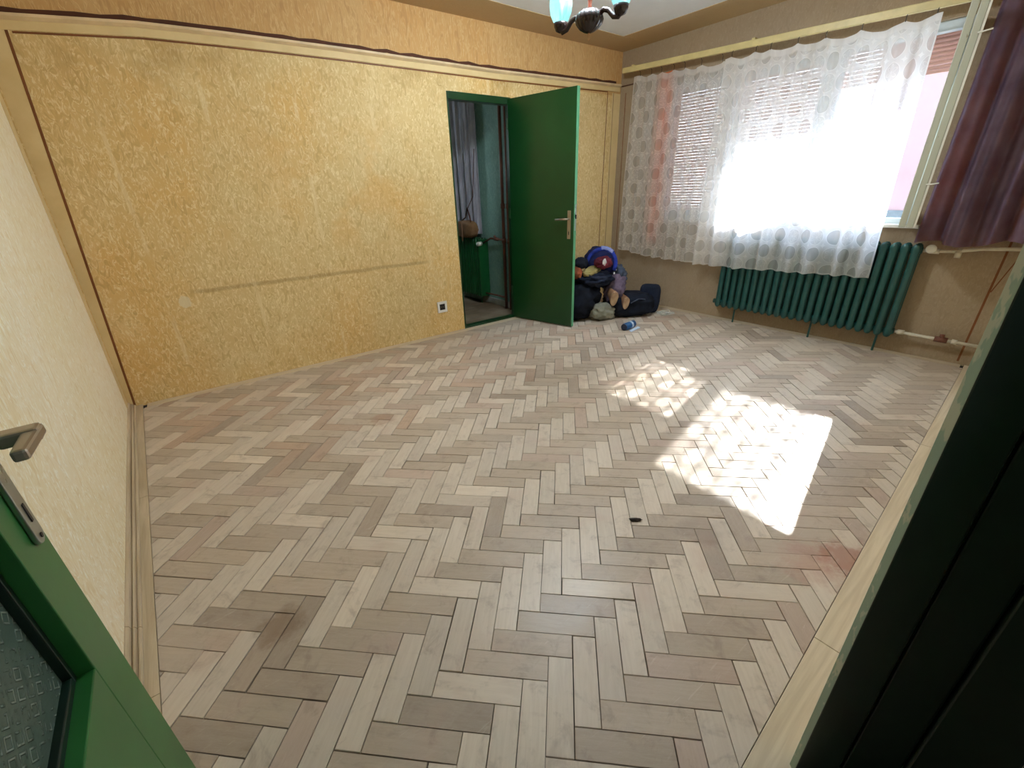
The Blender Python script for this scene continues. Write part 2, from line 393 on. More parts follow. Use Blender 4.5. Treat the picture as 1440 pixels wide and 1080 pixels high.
def box(bm, x0, x1, y0, y1, z0, z1, T=None):
    P = [(x0, y0, z0), (x1, y0, z0), (x1, y1, z0), (x0, y1, z0), (x0, y0, z1), (x1, y0, z1), (x1, y1, z1), (x0, y1, z1)]
    hexa(bm, [T(*p) if T else p for p in P])
def B(*a, T=None):
    bm = bmesh.new(); box(bm, *a, T=T); return bm
def prism(bm, pts, off):
    """flat polygon extruded by vector off"""
    off = Vector(off); a = [bm.verts.new(p) for p in pts]; b = [bm.verts.new(Vector(p) + off) for p in pts]
    bm.faces.new(a); bm.faces.new(b[::-1]); n = len(a)
    for i in range(n): bm.faces.new((a[i], b[i], b[(i + 1) % n], a[(i + 1) % n]))
def frame_at(t):
    t = t.normalized(); up = Vector((0, 0, 1)) if abs(t.z) < .9 else Vector((1, 0, 0))
    a = t.cross(up).normalized(); return a, t.cross(a).normalized()
def tube(bm, pts, r, n=10, cap=True, sq=None):
    pts = [Vector(p) for p in pts]; rs = r if isinstance(r, (list, tuple)) else [r] * len(pts)
    rings = []; a0 = None
    for i, p in enumerate(pts):
        t = (pts[min(i + 1, len(pts) - 1)] - pts[max(i - 1, 0)])
        a, b = frame_at(t)
        if a0 is not None:
            a = (a0 - t.normalized() * a0.dot(t.normalized())).normalized(); b = t.normalized().cross(a)
        a0 = a
        rings.append([bm.verts.new(p + (a * math.cos(2 * PI * k / n) + b * math.sin(2 * PI * k / n) * (sq or 1)) * rs[i]) for k in range(n)])
    for i in range(len(rings) - 1):
        for k in range(n): bm.faces.new((rings[i][k], rings[i][(k + 1) % n], rings[i + 1][(k + 1) % n], rings[i + 1][k]))
    if cap: bm.faces.new(rings[0]); bm.faces.new(rings[-1][::-1])
def TB(pts, r, n=10, **k):
    bm = bmesh.new(); tube(bm, pts, r, n, **k); return bm
def lathe(bm, prof, c=(0, 0, 0), n=24, ribs=0, amp=0.0, T=None):
    rings = []
    for (r, z) in prof:
        ring = []
        for k in range(n):
            a = 2 * PI * k / n; rr = r * (1 + amp * math.cos(ribs * a)) if ribs else r
            p = Vector((rr * math.cos(a), rr * math.sin(a), z))
            p = T @ p if T else p
            ring.append(bm.verts.new(p + Vector(c)))
        rings.append(ring)
    for i in range(len(rings) - 1):
        for k in range(n): bm.faces.new((rings[i][k], rings[i][(k + 1) % n], rings[i + 1][(k + 1) % n], rings[i + 1][k]))
    for ring, p in ((rings[0], prof[0]), (rings[-1], prof[-1])):
        if p[0] > 1e-5: bm.faces.new(ring)
def LT(prof, c=(0, 0, 0), n=24, **k):
    bm = bmesh.new(); lathe(bm, prof, c, n, **k); return bm
def lump(center, size, seed=0, amp=.12, rot=0, tilt=0, power=2.0, freq=2.2, sub=4, flat=None, ridge=0.0):
    """cloth-like lump: displaced super-ellipsoid with creases"""
    bm = bmesh.new(); bmesh.ops.create_icosphere(bm, subdivisions=sub, radius=1)
    R = Matrix.Rotation(rot, 3, 'Z') @ Matrix.Rotation(tilt, 3, 'Y'); off = Vector((seed * 3.7, seed * 1.3, seed * 5.1))
    for v in bm.verts:
        p = v.co.copy(); e = power
        s = (abs(p.x) ** e + abs(p.y) ** e + abs(p.z) ** e) ** (-1 / e); q = p * s
        d = noise.fractal(p * freq + off, .8, 2.1, 4); cre = abs(noise.noise(p * freq * 1.7 + off * 2)) 
        q *= 1 + amp * d - amp * ridge * (1 - min(1, cre * 4))
        q = Vector((q.x * size[0], q.y * size[1], q.z * size[2])); q = R @ q + Vector(center)
        if flat is not None and q.z < flat: q.z = flat
        v.co = q
    return bm

# ------------------------------------------------------------------ geometry of the room
ZC = 2.505                                      # ceiling height
BA = -0.0336                                    # the back wall is slightly out of square
BO = Vector((-1.115, 3.03, 0)); BD = Vector((math.cos(BA), math.sin(BA), 0)); BN = Vector((math.sin(BA), -math.cos(BA), 0))
def Bk(s, n, z):                                # s along the back wall in world x, n into the room
    return BO + BD * ((s - BO.x) / BD.x) + BN * n + Vector((0, 0, z))
XW = 3.63                                       # window wall
LEAN = .08
def xl(y, z=0): return -1.05 - .065 * (y + .55) / 3.58 + LEAN * z / ZC     # left wall
def xin(y): return -1.036 + (2.617 - y) * .0178                             # inner edge of left border board
def yn(x): return -.476 + .026 * (x - .17)                                  # outer edge of parquet by the doorway wall

# floor ------------------------------------------------------------
floor = obj('floor', B(-1.4, 3.9, -3.4, 3.2, -.09, -.014), 'subfloor'); tag(floor, kind='structure')
W, L = .07, .07 * 3.4701
S2 = math.sqrt(2)
def clip(poly, a, b, c):                        # keep a*x+b*y+c >= 0
    out = []
    for i in range(len(poly)):
        p, q = poly[i], poly[(i + 1) % len(poly)]; dp = a * p[0] + b * p[1] + c; dq = a * q[0] + b * q[1] + c
        if dp >= 0: out.append(p)
        if (dp >= 0) != (dq >= 0):
            t = dp / (dp - dq); out.append((p[0] + (q[0] - p[0]) * t, p[1] + (q[1] - p[1]) * t))
    return out
def half(p, q):                                 # half plane to the left of p->q
    dx, dy = q[0] - p[0], q[1] - p[1]; return (-dy, dx, dy * p[0] - dx * p[1])
yb_in = .075
b0, b1 = Bk(-1.2, yb_in, 0), Bk(3.7, yb_in, 0)
HP = [half((xin(3.2), 3.2), (xin(-.6), -.6)), half((-1.2, yn(-1.2)), (3.9, yn(3.9))), half((XW - .08, -1), (XW - .08, 3.2)), half((b1.x, b1.y), (b0.x, b0.y))]
def to_world(u, v): return ((u + v) / S2, (v - u) / S2)
blocks = []
for j in range(-30, 31):
    for k in range(-70, 71):
        for kind in (0, 1):
            # V block k: [kW,kW+W]x[kW-L,kW]; H block: [kW-L,kW]x[kW-W,kW]; columns shifted by (L,-L)
            if kind: u0, v0, u1, v1 = k * W, k * W - L, k * W + W, k * W
            else: u0, v0, u1, v1 = k * W - L, k * W - W, k * W, k * W
            u0 += j * L; u1 += j * L; v0 -= j * L; v1 -= j * L
            cx_, cy_ = to_world((u0 + u1) / 2, (v0 + v1) / 2)
            if not (-1.3 < cx_ < 3.9 and -.8 < cy_ < 3.2): continue
            blocks.append((kind, u0, v0, u1, v1, cx_, cy_))
cl = Vector((-0.65, -0.58))
blocks.sort(key=lambda b: (b[5] + .65) ** 2 + (b[6] + .58) ** 2)
def add_block(bm, blk, tone_l, uv_l):
    kind, u0, v0, u1, v1, cx_, cy_ = blk
    rnd = random.Random(int((cx_ * 1000) * 7919 + cy_ * 1000 * 104729))
    g = .0007 + rnd.random() ** 2 * .0016; j = [rnd.uniform(-.0007, .0007) for _ in range(4)]
    P = [to_world(u0 + g + j[0], v0 + g + j[1]), to_world(u1 - g, v0 + g + j[1]), to_world(u1 - g, v1 - g + j[2]), to_world(u0 + g + j[0], v1 - g + j[3])]
    P = [(p[0], p[1]) for p in P][::-1]
    if sum(P[i][0] * P[(i + 1) % 4][1] - P[(i + 1) % 4][0] * P[i][1] for i in range(4)) < 0: P = P[::-1]
    for h in HP:
        P = clip(P, *h)
        if len(P) < 3: return False
    area = abs(sum(P[i][0] * P[(i + 1) % len(P)][1] - P[(i + 1) % len(P)][0] * P[i][1] for i in range(len(P)))) / 2
    if area < 6e-5: return False
    q = [P[0]]
    for p in P[1:]:
        if math.hypot(p[0] - q[-1][0], p[1] - q[-1][1]) > .002: q.append(p)
    if math.hypot(q[0][0] - q[-1][0], q[0][1] - q[-1][1]) < .002: q.pop()
    if len(q) < 3: return False
    P = q; mx = sum(p[0] for p in P) / len(P); my = sum(p[1] for p in P) / len(P)
    z = rnd.uniform(-.0006, .0006); tx, ty = rnd.uniform(-.006, .006), rnd.uniform(-.006, .006)
    def zt(x, y): return z + (x - mx) * tx + (y - my) * ty
    def inn(p, d):
        l = math.hypot(p[0] - mx, p[1] - my); f = max(0, 1 - d / max(l, 1e-6)); return (mx + (p[0] - mx) * f, my + (p[1] - my) * f)
    top = [bm.verts.new((*inn(p, .0012), zt(*p))) for p in P]; mid = [bm.verts.new((*p, zt(*p) - .0012)) for p in P]; bot = [bm.verts.new((*p, -.0135)) for p in P]
    fs = [bm.faces.new(top)]; n = len(P)
    for i in range(n):
        k2 = (i + 1) % n
        fs.append(bm.faces.new((top[i], mid[i], mid[k2], top[k2]))); fs.append(bm.faces.new((mid[i], bot[i], bot[k2], mid[k2])))
    # grain sheen painted in by block direction, then random greys, browns and pale pieces
    t = rnd.random(); base = (210, 198, 182) if kind else (186, 171, 153)
    if t < .08: base = (170, 155, 139)
    elif t > .90: base = (216, 203, 186)
    elif t > .84: base = (192, 172, 156)
    if rnd.random() < .2 and cy_ > 1.6: base = (188, 164, 144)
    f = rnd.uniform(.95, 1.04); c = lin(tuple(min(255, v * f) for v in base))
    ou, ov = rnd.uniform(0, 40), rnd.uniform(0, 40)
    for fc in fs:
        for lp in fc.loops:
            lp[tone_l] = c
            u = (lp.vert.co.x - lp.vert.co.y) / S2; v = (lp.vert.co.x + lp.vert.co.y) / S2
            lp[uv_l].uv = (ou + (v if kind else u), ov + (u if kind else v))
    return True
def new_block_bm():
    bm = bmesh.new(); return bm, bm.loops.layers.float_color.new('tone'), bm.loops.layers.uv.new('UVMap')
rest, rt_, ru_ = new_block_bm(); nb = 0
fr_az = math.atan2(fw.y, fw.x)
for blk in blocks:
    az = math.atan2(blk[6] + .58, blk[5] + .65) - fr_az; az = (az + PI) % (2 * PI) - PI
    dist = math.hypot(blk[5] + .65, blk[6] + .58)
    infr = abs(az) < 1.0 and dist > .78 and blk[5] > -1.02
    if infr and nb < 298:
        bm, a, b = new_block_bm()
        if add_block(bm, blk, a, b): obj('parquet_block', bm, 'parquet', floor); nb += 1
        else: bm.free()
    else: add_block(rest, blk, rt_, ru_)
tag(obj('parquet_blocks', rest, 'parquet', floor), kind='stuff')
# border boards
def board(name, quad, z0, z1, mat, parent):
    bm = bmesh.new(); hexa(bm, [(*p, z0) for p in quad] + [(*p, z1) for p in quad]); return obj(name, bm, mat, parent, bevel=.0015)
g_ = .002
ys = [-.55, .62, 1.75, 3.03]
for i in range(3):
    y0, y1 = ys[i] + g_ / 2, ys[i + 1] - g_ / 2
    board('border_board', [(xl(y0) + .001, y0), (xin(y0) - .0015, y0), (xin(y1) - .0015, y1), (xl(y1) + .001, y1)], -.0135, .001, 'border_wood_y', floor)
xs = [-.93, .55, 2.1, XW - .002]
for i in range(3):
    x0, x1 = xs[i] + g_ / 2, xs[i + 1] - g_ / 2
    board('border_board', [(x0, yn(x0) - .085), (x1, yn(x1) - .085), (x1, yn(x1) - .0015), (x0, yn(x0) - .0015)], -.0135, .0015, 'border_wood', floor)
xs = [-1.02, .9, 2.2, XW - .09]
for i in range(3):
    x0, x1 = xs[i] + g_ / 2, xs[i + 1] - g_ / 2
    board('border_board', [tuple(Bk(x0, yb_in - .0015, 0).xy), tuple(Bk(x0, .002, 0).xy), tuple(Bk(x1, .002, 0).xy), tuple(Bk(x1, yb_in - .0015, 0).xy)], -.0135, .0005, 'border_wood', floor)
for y0, y1 in ((-.37, 1.2), (1.202, 2.78)):
    board('border_board', [(XW - .0785, y0), (XW - .002, y0), (XW - .002, y1), (XW - .0785, y1)], -.0135, .0005, 'border_wood_y', floor)

# walls --------------------------------------------------------------
WT = .06
DX0, DX1, DZ = 1.515, 2.165, 2.0                # back doorway
bm = bmesh.new()
zr0 = 2.09
def zr(s):                                      # underside of the picture rail
    pts = [(-1.12, 2.045), (-.92, 2.062), (-.4, 2.105), (.03, 2.118), (.7, 2.128), (2.0, 2.135), (3.65, 2.17)]
    for (a, za), (b, zb) in zip(pts, pts[1:]):
        if s <= b: return za + (zb - za) * (s - a) / (b - a)
    return pts[-1][1]
def wallpiece(bm, s0, s1, z0, z1): box(bm, s0, s1, 0, -WT, z0, z1, T=Bk)
wallpiece(bm, -1.4, DX0, -.01, 2.12); wallpiece(bm, DX1, 3.7, -.01, 2.12); wallpiece(bm, DX0, DX1, DZ, 2.12)
wall_back = obj('wall_back', bm, 'wall_back'); tag(wall_back, kind='structure')
bm = bmesh.new(); box(bm, -1.4, 3.7, 0, -WT, 2.12, ZC + .02, T=Bk); obj('frieze', bm, 'frieze', wall_back)
def wstrip(name, T, a, b, wd, th, mat, parent, n0=0.0):
    """thin strip glued on a wall from a=(s,z) to b=(s,z)"""
    a = Vector(a); b = Vector(b); d = (b - a).normalized(); q = Vector((-d.y, d.x)) * wd / 2
    P = [a - q, b - q, b + q, a + q]; bm = bmesh.new()
    hexa(bm, [T(p.x, n0, p.y) for p in P] + [T(p.x, n0 + th, p.y) for p in P])
    return obj(name, bm, mat, parent)
# cream corner bands and brown lines of the wallpaper panel (printed paper borders)
bm = bmesh.new(); hexa(bm, [Bk(-1.113, 0, 0), Bk(-1.085, 0, 0), Bk(-.937, 0, 2.055), Bk(-1.04, 0, 2.05)] + [Bk(-1.113, .0012, 0), Bk(-1.085, .0012, 0), Bk(-.937, .0012, 2.055), Bk(-1.04, .0012, 2.05)])
obj('cream_band', bm, 'cream', wall_back)
wstrip('brown_line', Bk, (-1.084, .003), (-.939, 2.058), .012, .0022, 'brownline', wall_back)
RS = [-1.05, -.92, -.66, -.4, -.03, .35, .7, 1.3, 2.0, 2.8, 3.61]
for i in range(len(RS) - 1):
    a, b = RS[i], RS[i + 1]
    pass
def railprof(name, prof, mat, parent, T, S, zf, caps=True):
    """profile [(n,dz)...] swept along wall positions S"""
    bm = bmesh.new(); rings = [[bm.verts.new(T(s, n, zf(s) + dz)) for n, dz in prof] for s in S]; m = len(prof)
    for i in range(len(rings) - 1):
        for k in range(m): bm.faces.new((rings[i][k], rings[i][(k + 1) % m], rings[i + 1][(k + 1) % m], rings[i + 1][k]))
    bm.faces.new(rings[0]); bm.faces.new(rings[-1][::-1])
    return obj(name, bm, mat, parent)
rail = empty('trim_1', Bk(1.2, 0, 2.1), kind='structure')
def Tl(s, n, z): return Bk(s, n, z) - Bk(1.2, 0, 2.1)
railprof('rail_band', [(0, -.012), (.006, -.012), (.006, .03), (0, .03)], 'cream', rail, Tl, RS, zr)
railprof('rail_ledge', [(0, .028), (.010, .028), (.026, .040), (.028, .052), (0, .056)], 'ledge', rail, Tl, RS, zr)
railprof('rail_shadow', [(0, .056), (.003, .056), (.003, .078), (0, .078)], 'railshadow', rail, Tl, [-1.05 + i * .1 for i in range(47)], lambda s: zr(s) + .004 * math.sin(s * 37) + .003 * math.sin(s * 91))  # painted shadow along the top of the ledge
railprof('brown_line', [(0, -.024), (.0022, -.024), (.0022, -.015), (0, -.015)], 'brownline', wall_back, Bk, [s for s in RS if s > -.93 and s < 3.4] + [3.43], zr)
wstrip('brown_line', Bk, (3.43, 2.14), (3.405, .05), .008, .0022, 'brownline', wall_back)
bm = bmesh.new(); box(bm, 3.5, XW - .002, 0, .0012, .03, 2.14, T=Bk); obj('cream_band', bm, 'cream', wall_back)
wstrip('brown_line', Bk, (3.52, 2.14), (3.52, .05), .006, .0018, 'brownline', wall_back)

# left wall
bm = bmesh.new(); y0, y1 = -.55, 3.2
hexa(bm, [(xl(y0) - .14, y0, -.01), (xl(y0), y0, -.01), (xl(y1), y1, -.01), (xl(y1) - .14, y1, -.01), (xl(y0, ZC) - .14, y0, ZC + .02), (xl(y0, ZC), y0, ZC + .02), (xl(y1, ZC), y1, ZC + .02), (xl(y1, ZC) - .14, y1, ZC + .02)])
wall_left = obj('wall_left', bm, 'wall_left'); tag(wall_left, kind='structure')
bm = bmesh.new(); ya, yb2 = 2.90, 3.0
hexa(bm, [(xl(ya, z) + n, y, z) for z, n in ((0, 0.0005),) for y in (ya,)] * 0 or [
    (xl(2.90, 0), 2.90, 0), (xl(2.90, 0) + .0015, 2.90, 0), (xl(3.02, 0) + .0015, 3.02, 0), (xl(3.02, 0), 3.02, 0),
    (xl(2.90, ZC), 2.90, ZC), (xl(2.90, ZC) + .0015, 2.90, ZC), (xl(3.02, ZC) + .0015, 3.02, ZC), (xl(3.02, ZC), 3.02, ZC)])
obj('cream_band', bm, 'cream', wall_left)
# window wall with opening
OY0, OY1, OZ0, OZ1 = .16, 2.34, .92, 2.14
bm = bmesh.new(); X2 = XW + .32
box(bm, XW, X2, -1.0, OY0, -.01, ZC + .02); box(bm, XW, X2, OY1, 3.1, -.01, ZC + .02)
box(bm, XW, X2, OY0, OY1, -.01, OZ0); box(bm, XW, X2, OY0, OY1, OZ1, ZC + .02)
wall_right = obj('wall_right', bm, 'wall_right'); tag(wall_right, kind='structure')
def Wr(s, n, z): return Vector((XW - n, s, z))
wstrip('brown_line', Wr, (2.80, 2.14), (2.79, .05), .008, .002, 'brownline', wall_right)
wstrip('brown_line', Wr, (-.372, 2.0), (-.346, .02), .012, .002, 'brownline', wall_right)
wstrip('brown_line', Wr, (-.36, .52), (-.43, .80), .006, .0015, 'brownline', wall_right)
railprof('rail_shadow', [(0, 0), (.012, 0), (.012, .008), (0, .008)], 'railshadow', wall_right, Wr, [2.64, 2.85], lambda s: 2.20)  # same painted shadow strip, beside the corner
# doorway wall behind / beside the camera
JX = .15
def ywall(x): return yn(x) - .087
bm = bmesh.new()
hexa(bm, [(JX + .03, ywall(JX) - .2, -.01), (3.75, ywall(JX) - .2, -.01), (3.75, ywall(3.75), -.01), (JX + .03, ywall(JX), -.01)] + [(JX + .03, ywall(JX) - .2, ZC), (3.75, ywall(JX) - .2, ZC), (3.75, ywall(3.75), ZC), (JX + .03, ywall(JX), ZC)])
box(bm, -1.2, -.97, -.76, -.557, -.01, ZC); box(bm, -.97, JX + .03, -.76, -.557, 2.1, ZC)
wall_front = obj('wall_front', bm, 'wall_left'); tag(wall_front, kind='structure')
# ceiling
bm = B(-1.4, XW + .3, -.9, 3.25, ZC, ZC + .1)
ceiling = obj('ceiling', bm, 'ceiling'); tag(ceiling, kind='structure')
def ring_quad(bm, x0, y0, x1, y1, z0, z1): box(bm, x0, x1, y0, y1, z0, z1)
bm = bmesh.new()
p, q = Bk(-1.2, 0, 0), Bk(XW, 0, 0)
hexa(bm, [(-1.2, 2.60, ZC - .003), (XW, 2.55, ZC - .003), (XW, q.y, ZC - .003), (-1.2, p.y, ZC - .003), (-1.2, 2.60, ZC), (XW, 2.55, ZC), (XW, q.y, ZC), (-1.2, p.y, ZC)])
box(bm, 3.23, XW, -.5, 2.55, ZC - .003, ZC); box(bm, -1.1, -.68, -.5, 2.60, ZC - .003, ZC); box(bm, -.68, 3.23, -.5, -.12, ZC - .003, ZC)
obj('ceiling_band', bm, 'ceilband', ceiling)
# little skirting moulding along the left wall
bm = bmesh.new()
base = empty('baseboard_left', (xl(1.2), 1.2, 0), kind='structure')
def Tb(s, n, z): return Vector((xl(s) + n, s, z)) - Vector((xl(1.2), 1.2, 0))
for k, (s0, s1) in enumerate(((-.5, .9), (.903, 3.02))):
    S = [s0, (s0 + s1) / 2, s1]
    railprof('moulding', [(.001, .001), (.036, .001), (.036, .007), (.032, .012), (.028, .012), (.026, .008), (.023, .018), (.019, .022), (.016, .020), (.014, .016), (.011, .032), (.005, .037), (.001, .037)], 'border_wood_y', base, Tb, S, lambda s: .001)

# ------------------------------------------------------------------ back door
dfr = empty('door_frame', Bk((DX0 + DX1) / 2, 0, 0), kind='structure')
O_ = Bk((DX0 + DX1) / 2, 0, 0)
def Td(s, n, z): return Bk(s, n, z) - O_
obj('jamb', B(DX0 + .001, DX0 + .012, -WT - .01, .006, 0, DZ - .001, T=Td), 'green', dfr, bevel=.002)
obj('jamb', B(DX1 - .012, DX1 - .001, -WT - .01, .006, 0, DZ - .001, T=Td), 'green', dfr, bevel=.002)
obj('head', B(DX0 + .012, DX1 - .012, -WT - .01, .010, DZ - .055, DZ - .001, T=Td), 'green', dfr, bevel=.002)
obj('threshold', B(DX0 + .012, DX1 - .012, -WT - .01, .0, -.012, .018, T=Td), 'green', dfr, bevel=.003)
H0 = Vector((2.118, 2.908, 0)); H1 = Vector((2.283, 2.215, 0)); LD = (H1 - H0).normalized(); LN = Vector((-LD.y, LD.x, 0)); LLEN = (H1 - H0).length
if LN.x > 0: LN = -LN                            # LN points to the side the camera sees
d1 = empty('door_1', H0, kind='structure')
def Tf(s, n, z): return LD * s + LN * n + Vector((0, 0, z))
obj('leaf', B(0, LLEN - .0015, -.038, 0, .012, 1.985, T=Tf), 'green', d1, bevel=.002)
e_ = obj('leaf_edge', B(LLEN - .0015, LLEN + .002, -.038, -.001, .012, 1.985, T=Tf), 'green_lit', d1); e_['label'] = 'free edge of the leaf, painted paler for window light'
obj('lock_plate', B(LLEN + .002, LLEN + .004, -.030, -.010, .90, 1.12, T=Tf), 'plate', d1)
obj('latch_bolt', B(LLEN + .004, LLEN + .012, -.026, -.014, 1.0, 1.035, T=Tf), 'black', d1)
hb = obj('handle_plate', B(LLEN - .065, LLEN - .030, .0005, .006, .83, 1.07, T=Tf), 'steel', d1, bevel=.003)
obj('lever', TB([Tf(LLEN - .048, .004, 1.0), Tf(LLEN - .048, .045, 1.0), Tf(LLEN - .062, .052, 1.0), Tf(LLEN - .165, .052, .995)], [.009, .009, .010, .008], 10), 'steel', hb, smooth=True)
obj('keyhole', B(LLEN - .051, LLEN - .044, .006, .0075, .865, .895, T=Tf), 'black', hb)
for z in (.25, 1.0, 1.75): obj('hinge', TB([Tf(-.006, .004, z), Tf(-.006, .004, z + .09)], .007, 8), 'green', d1)

# corridor behind the back doorway
def hallobj(name, bm, mat): o = obj(name, bm, mat); tag(o, kind='structure'); return o
yh = Bk(1.8, -WT, 0).y
hallobj('floor_corridor', B(.6, 2.5, yh - .02, 5.3, -.03, -.002), 'hallfloor')
hallobj('wall_corridor_right', B(2.35, 2.5, yh + .002, 5.3, -.01, 2.6), 'teal')
hallobj('wall_corridor_left', B(.45, .6, yh, 5.3, -.01, 2.6), 'teal')
bm = bmesh.new(); box(bm, .45, 1.15, 5.3, 5.42, -.01, 2.6); box(bm, 1.65, 2.5, 5.3, 5.42, -.01, 2.6); box(bm, 1.15, 1.65, 5.3, 5.42, -.01, 1.45); box(bm, 1.15, 1.65, 5.3, 5.42, 2.15, 2.6)
hallobj('wall_corridor_end', bm, 'teal')  # end opening added to bring sky light into the corridor
hallobj('ceiling_corridor', B(.45, 2.5, yh, 5.42, 2.5, 2.6), 'hallceil')
hallobj('baseboard_corridor', B(2.335, 2.35, yh + .002, 5.3, 0, .07), 'hallceil')

# ------------------------------------------------------------------ window
win = empty('window_1', (3.7, 1.25, .92), kind='structure')
WO = Vector((3.7, 1.25, .92))
def Tw(x, y, z): return Vector((x, y, z)) - WO
FX0, FX1 = 3.665, 3.735
def wb(name, a, mat, parent=win, bevel=.003): return obj(name, B(*a, T=Tw), mat, parent, bevel=bevel)
wb('frame_side', (FX0, FX1, OY0, OY0 + .05, OZ0, OZ1), 'frame_white'); wb('frame_side', (FX0, FX1, OY1 - .05, OY1, OZ0, OZ1), 'frame_white')
wb('frame_head', (FX0, FX1, OY0 + .05, OY1 - .05, OZ1 - .055, OZ1), 'frame_white'); wb('frame_bottom', (FX0, FX1, OY0 + .05, OY1 - .05, OZ0, OZ0 + .05), 'frame_white')
wb('mullion', (FX0, FX1, .86, .94, OZ0 + .05, OZ1 - .055), 'frame_white'); wb('mullion', (FX0, FX1, 1.62, 1.70, OZ0 + .05, OZ1 - .055), 'frame_white')
wb('sill_board', (3.585, FX0, OY0 - .05, OY1 + .03, OZ0 - .012, OZ0 + .012), 'white')
wb('outer_sill', (FX1, 4.0, OY0, OY1, OZ0 - .02, OZ0 + .004), 'frame_white')
def sash(y0, y1):
    bm = bmesh.new(); z0, z1 = OZ0 + .052, OZ1 - .057; t = .035
    for a in ((y0, y0 + t, z0, z1), (y1 - t, y1, z0, z1), (y0 + t, y1 - t, z0, z0 + t), (y0 + t, y1 - t, z1 - t, z1)): box(bm, 3.68, 3.72, *a, T=Tw)
    s = obj('sash', bm, 'frame_white', win, bevel=.003)
    obj('pane', B(3.698, 3.702, y0 + t, y1 - t, z0 + t, z1 - t, T=Tw), 'clear', s); return s
sash(.942, 1.618); sash(1.702, OY1 - .052)
# roller shutters, slat by slat
def shutter(y0, y1, zb):
    s = empty('roller_shutter', Tw(3.80, (y0 + y1) / 2, zb)); s.parent = win; C0 = Vector((3.80, (y0 + y1) / 2, zb))
    prof = [(-.004, 0), (.004, .001), (.0075, .012), (.004, .0235), (-.004, .0245), (-.0065, .012)]
    me = None; z = zb
    while z < OZ1 + .0:
        if me is None:
            bm = bmesh.new(); prism(bm, [(x, y0 - C0.y, zz) for x, zz in prof], (0, y1 - y0, 0)); o = obj('slat', bm, 'slat', s); me = o.data
        else:
            o = bpy.data.objects.new('slat', me); COL.objects.link(o); o.parent = s
        o.location = (0, 0, z - zb); z += .0262
    e = obj('end_bar', B(3.79, 3.81, y0, y1, zb - .022, zb - .002, T=lambda x, y, z: Vector((x, y, z)) - C0), 'slat', s)
    for yy in (y0, y1): obj('guide', B(3.785, 3.815, yy - .006, yy + .006, OZ0 + .006, OZ1, T=lambda x, y, z: Vector((x, y, z)) - C0), 'frame_white', s)
    return s
shutter(1.685, 2.31, OZ0 + .03); shutter(.925, 1.66, 1.60); shutter(.19, .88, 1.90)
# open casement of the right window, swung into the room
hinge = Vector((3.66, .197, 0)); fre = Vector((3.06, .089, 0)); SD = (fre - hinge).normalized(); SN = Vector((SD.y, -SD.x, 0)); SL = (fre - hinge).length
if SN.y < 0: SN = -SN
op = empty('open_sash', Tw(hinge.x, hinge.y, .965)); op.parent = win
def To(s, n, z): return SD * s + SN * n + Vector((0, 0, z - .965))
z0, z1, t = .955, 2.10, .055
for n0, n1 in ((-.036, -.002), (.002, .036)):        # coupled double sash
    bm = bmesh.new()
    for a in ((.01, t, n0, n1, z0, z1), (SL - t, SL, n0, n1, z0, z1), (t, SL - t, n0, n1, z0, z0 + t), (t, SL - t, n0, n1, z1 - t, z1)): box(bm, *a, T=To)
    obj('sash_frame', bm, 'sash', op, bevel=.003)
    nm = (n0 + n1) / 2
    obj('pane', B(t, SL - t, nm - .002, nm + .002, z0 + t, z1 - t, T=To), 'clear', op)
pl_ = obj('pale_strip', B(SL - .012, SL + .004, -.047, -.037, z0, z1, T=To), 'white', op); pl_['label'] = 'pale strip along the free edge'  # plain pale strip along the casement's outer edge
for z in (1.20, 1.93): obj('latch_pin', TB([To(SL + .004, -.03, z), To(SL + .012, -.05, z), To(SL + .012, -.085, z + .006)], .004, 8), 'white', op)
# outdoors
fac = obj('facade', B(9.0, 9.6, -9, 2.1, 2.74, 4.6), 'pinkwall'); tag(fac, 'pink rendered upper part of the house across the yard', 'building')
obj('lower_wall', B(8.98, 9.6, -9, 2.1, .75, 2.739), 'pinkpale', fac); obj('plinth', B(8.95, 9.6, -9, 2.1, -.5, .749), 'plinth', fac)
gr = obj('ground', B(3.96, 40, -30, 40, -.6, -.5), 'ground'); tag(gr, kind='structure')

ob = bmesh.new(); box(ob, XW + .02, XW + .32, -9, 14, ZC + .13, 11); box(ob, XW + .02, XW + .32, 3.2, 14, -.5, ZC + .13); box(ob, XW + .02, XW + .32, -9, -1.02, -.5, ZC + .13)  # unseen building mass added to keep sky light off the facade
own = obj('wall_sky_blocker', ob, 'ground'); tag(own, kind='structure')

# ------------------------------------------------------------------ curtain rail, lace curtains, drapes
RY0, RY1 = .10, 2.72
def zrail(y): return 2.19 + (y - .24) / (2.72 - .24) * .107
cr_ = empty('curtain_rail', (3.5, 1.4, zrail(1.4)), label='long cream double curtain rail fixed above the window', cat='curtain rail')
def Trl(x, y, z): return Vector((x, y, z)) - Vector((3.5, 1.4, zrail(1.4)))
for nm, x, dz, r in (('front_rail', 3.462, 0, .023), ('rear_rail', 3.52, .004, .012)):
    bm = bmesh.new(); hexa(bm, [Trl(x - r * .6, RY0, zrail(RY0) - r + dz), Trl(x + r * .6, RY0, zrail(RY0) - r + dz), Trl(x + r * .6, RY1, zrail(RY1) - r + dz), Trl(x - r * .6, RY1, zrail(RY1) - r + dz)] +
                              [Trl(x - r * .6, RY0, zrail(RY0) + r + dz), Trl(x + r * .6, RY0, zrail(RY0) + r + dz), Trl(x + r * .6, RY1, zrail(RY1) + r + dz), Trl(x - r * .6, RY1, zrail(RY1) + r + dz)])
    obj(nm, bm, 'railcream', cr_, bevel=.004)
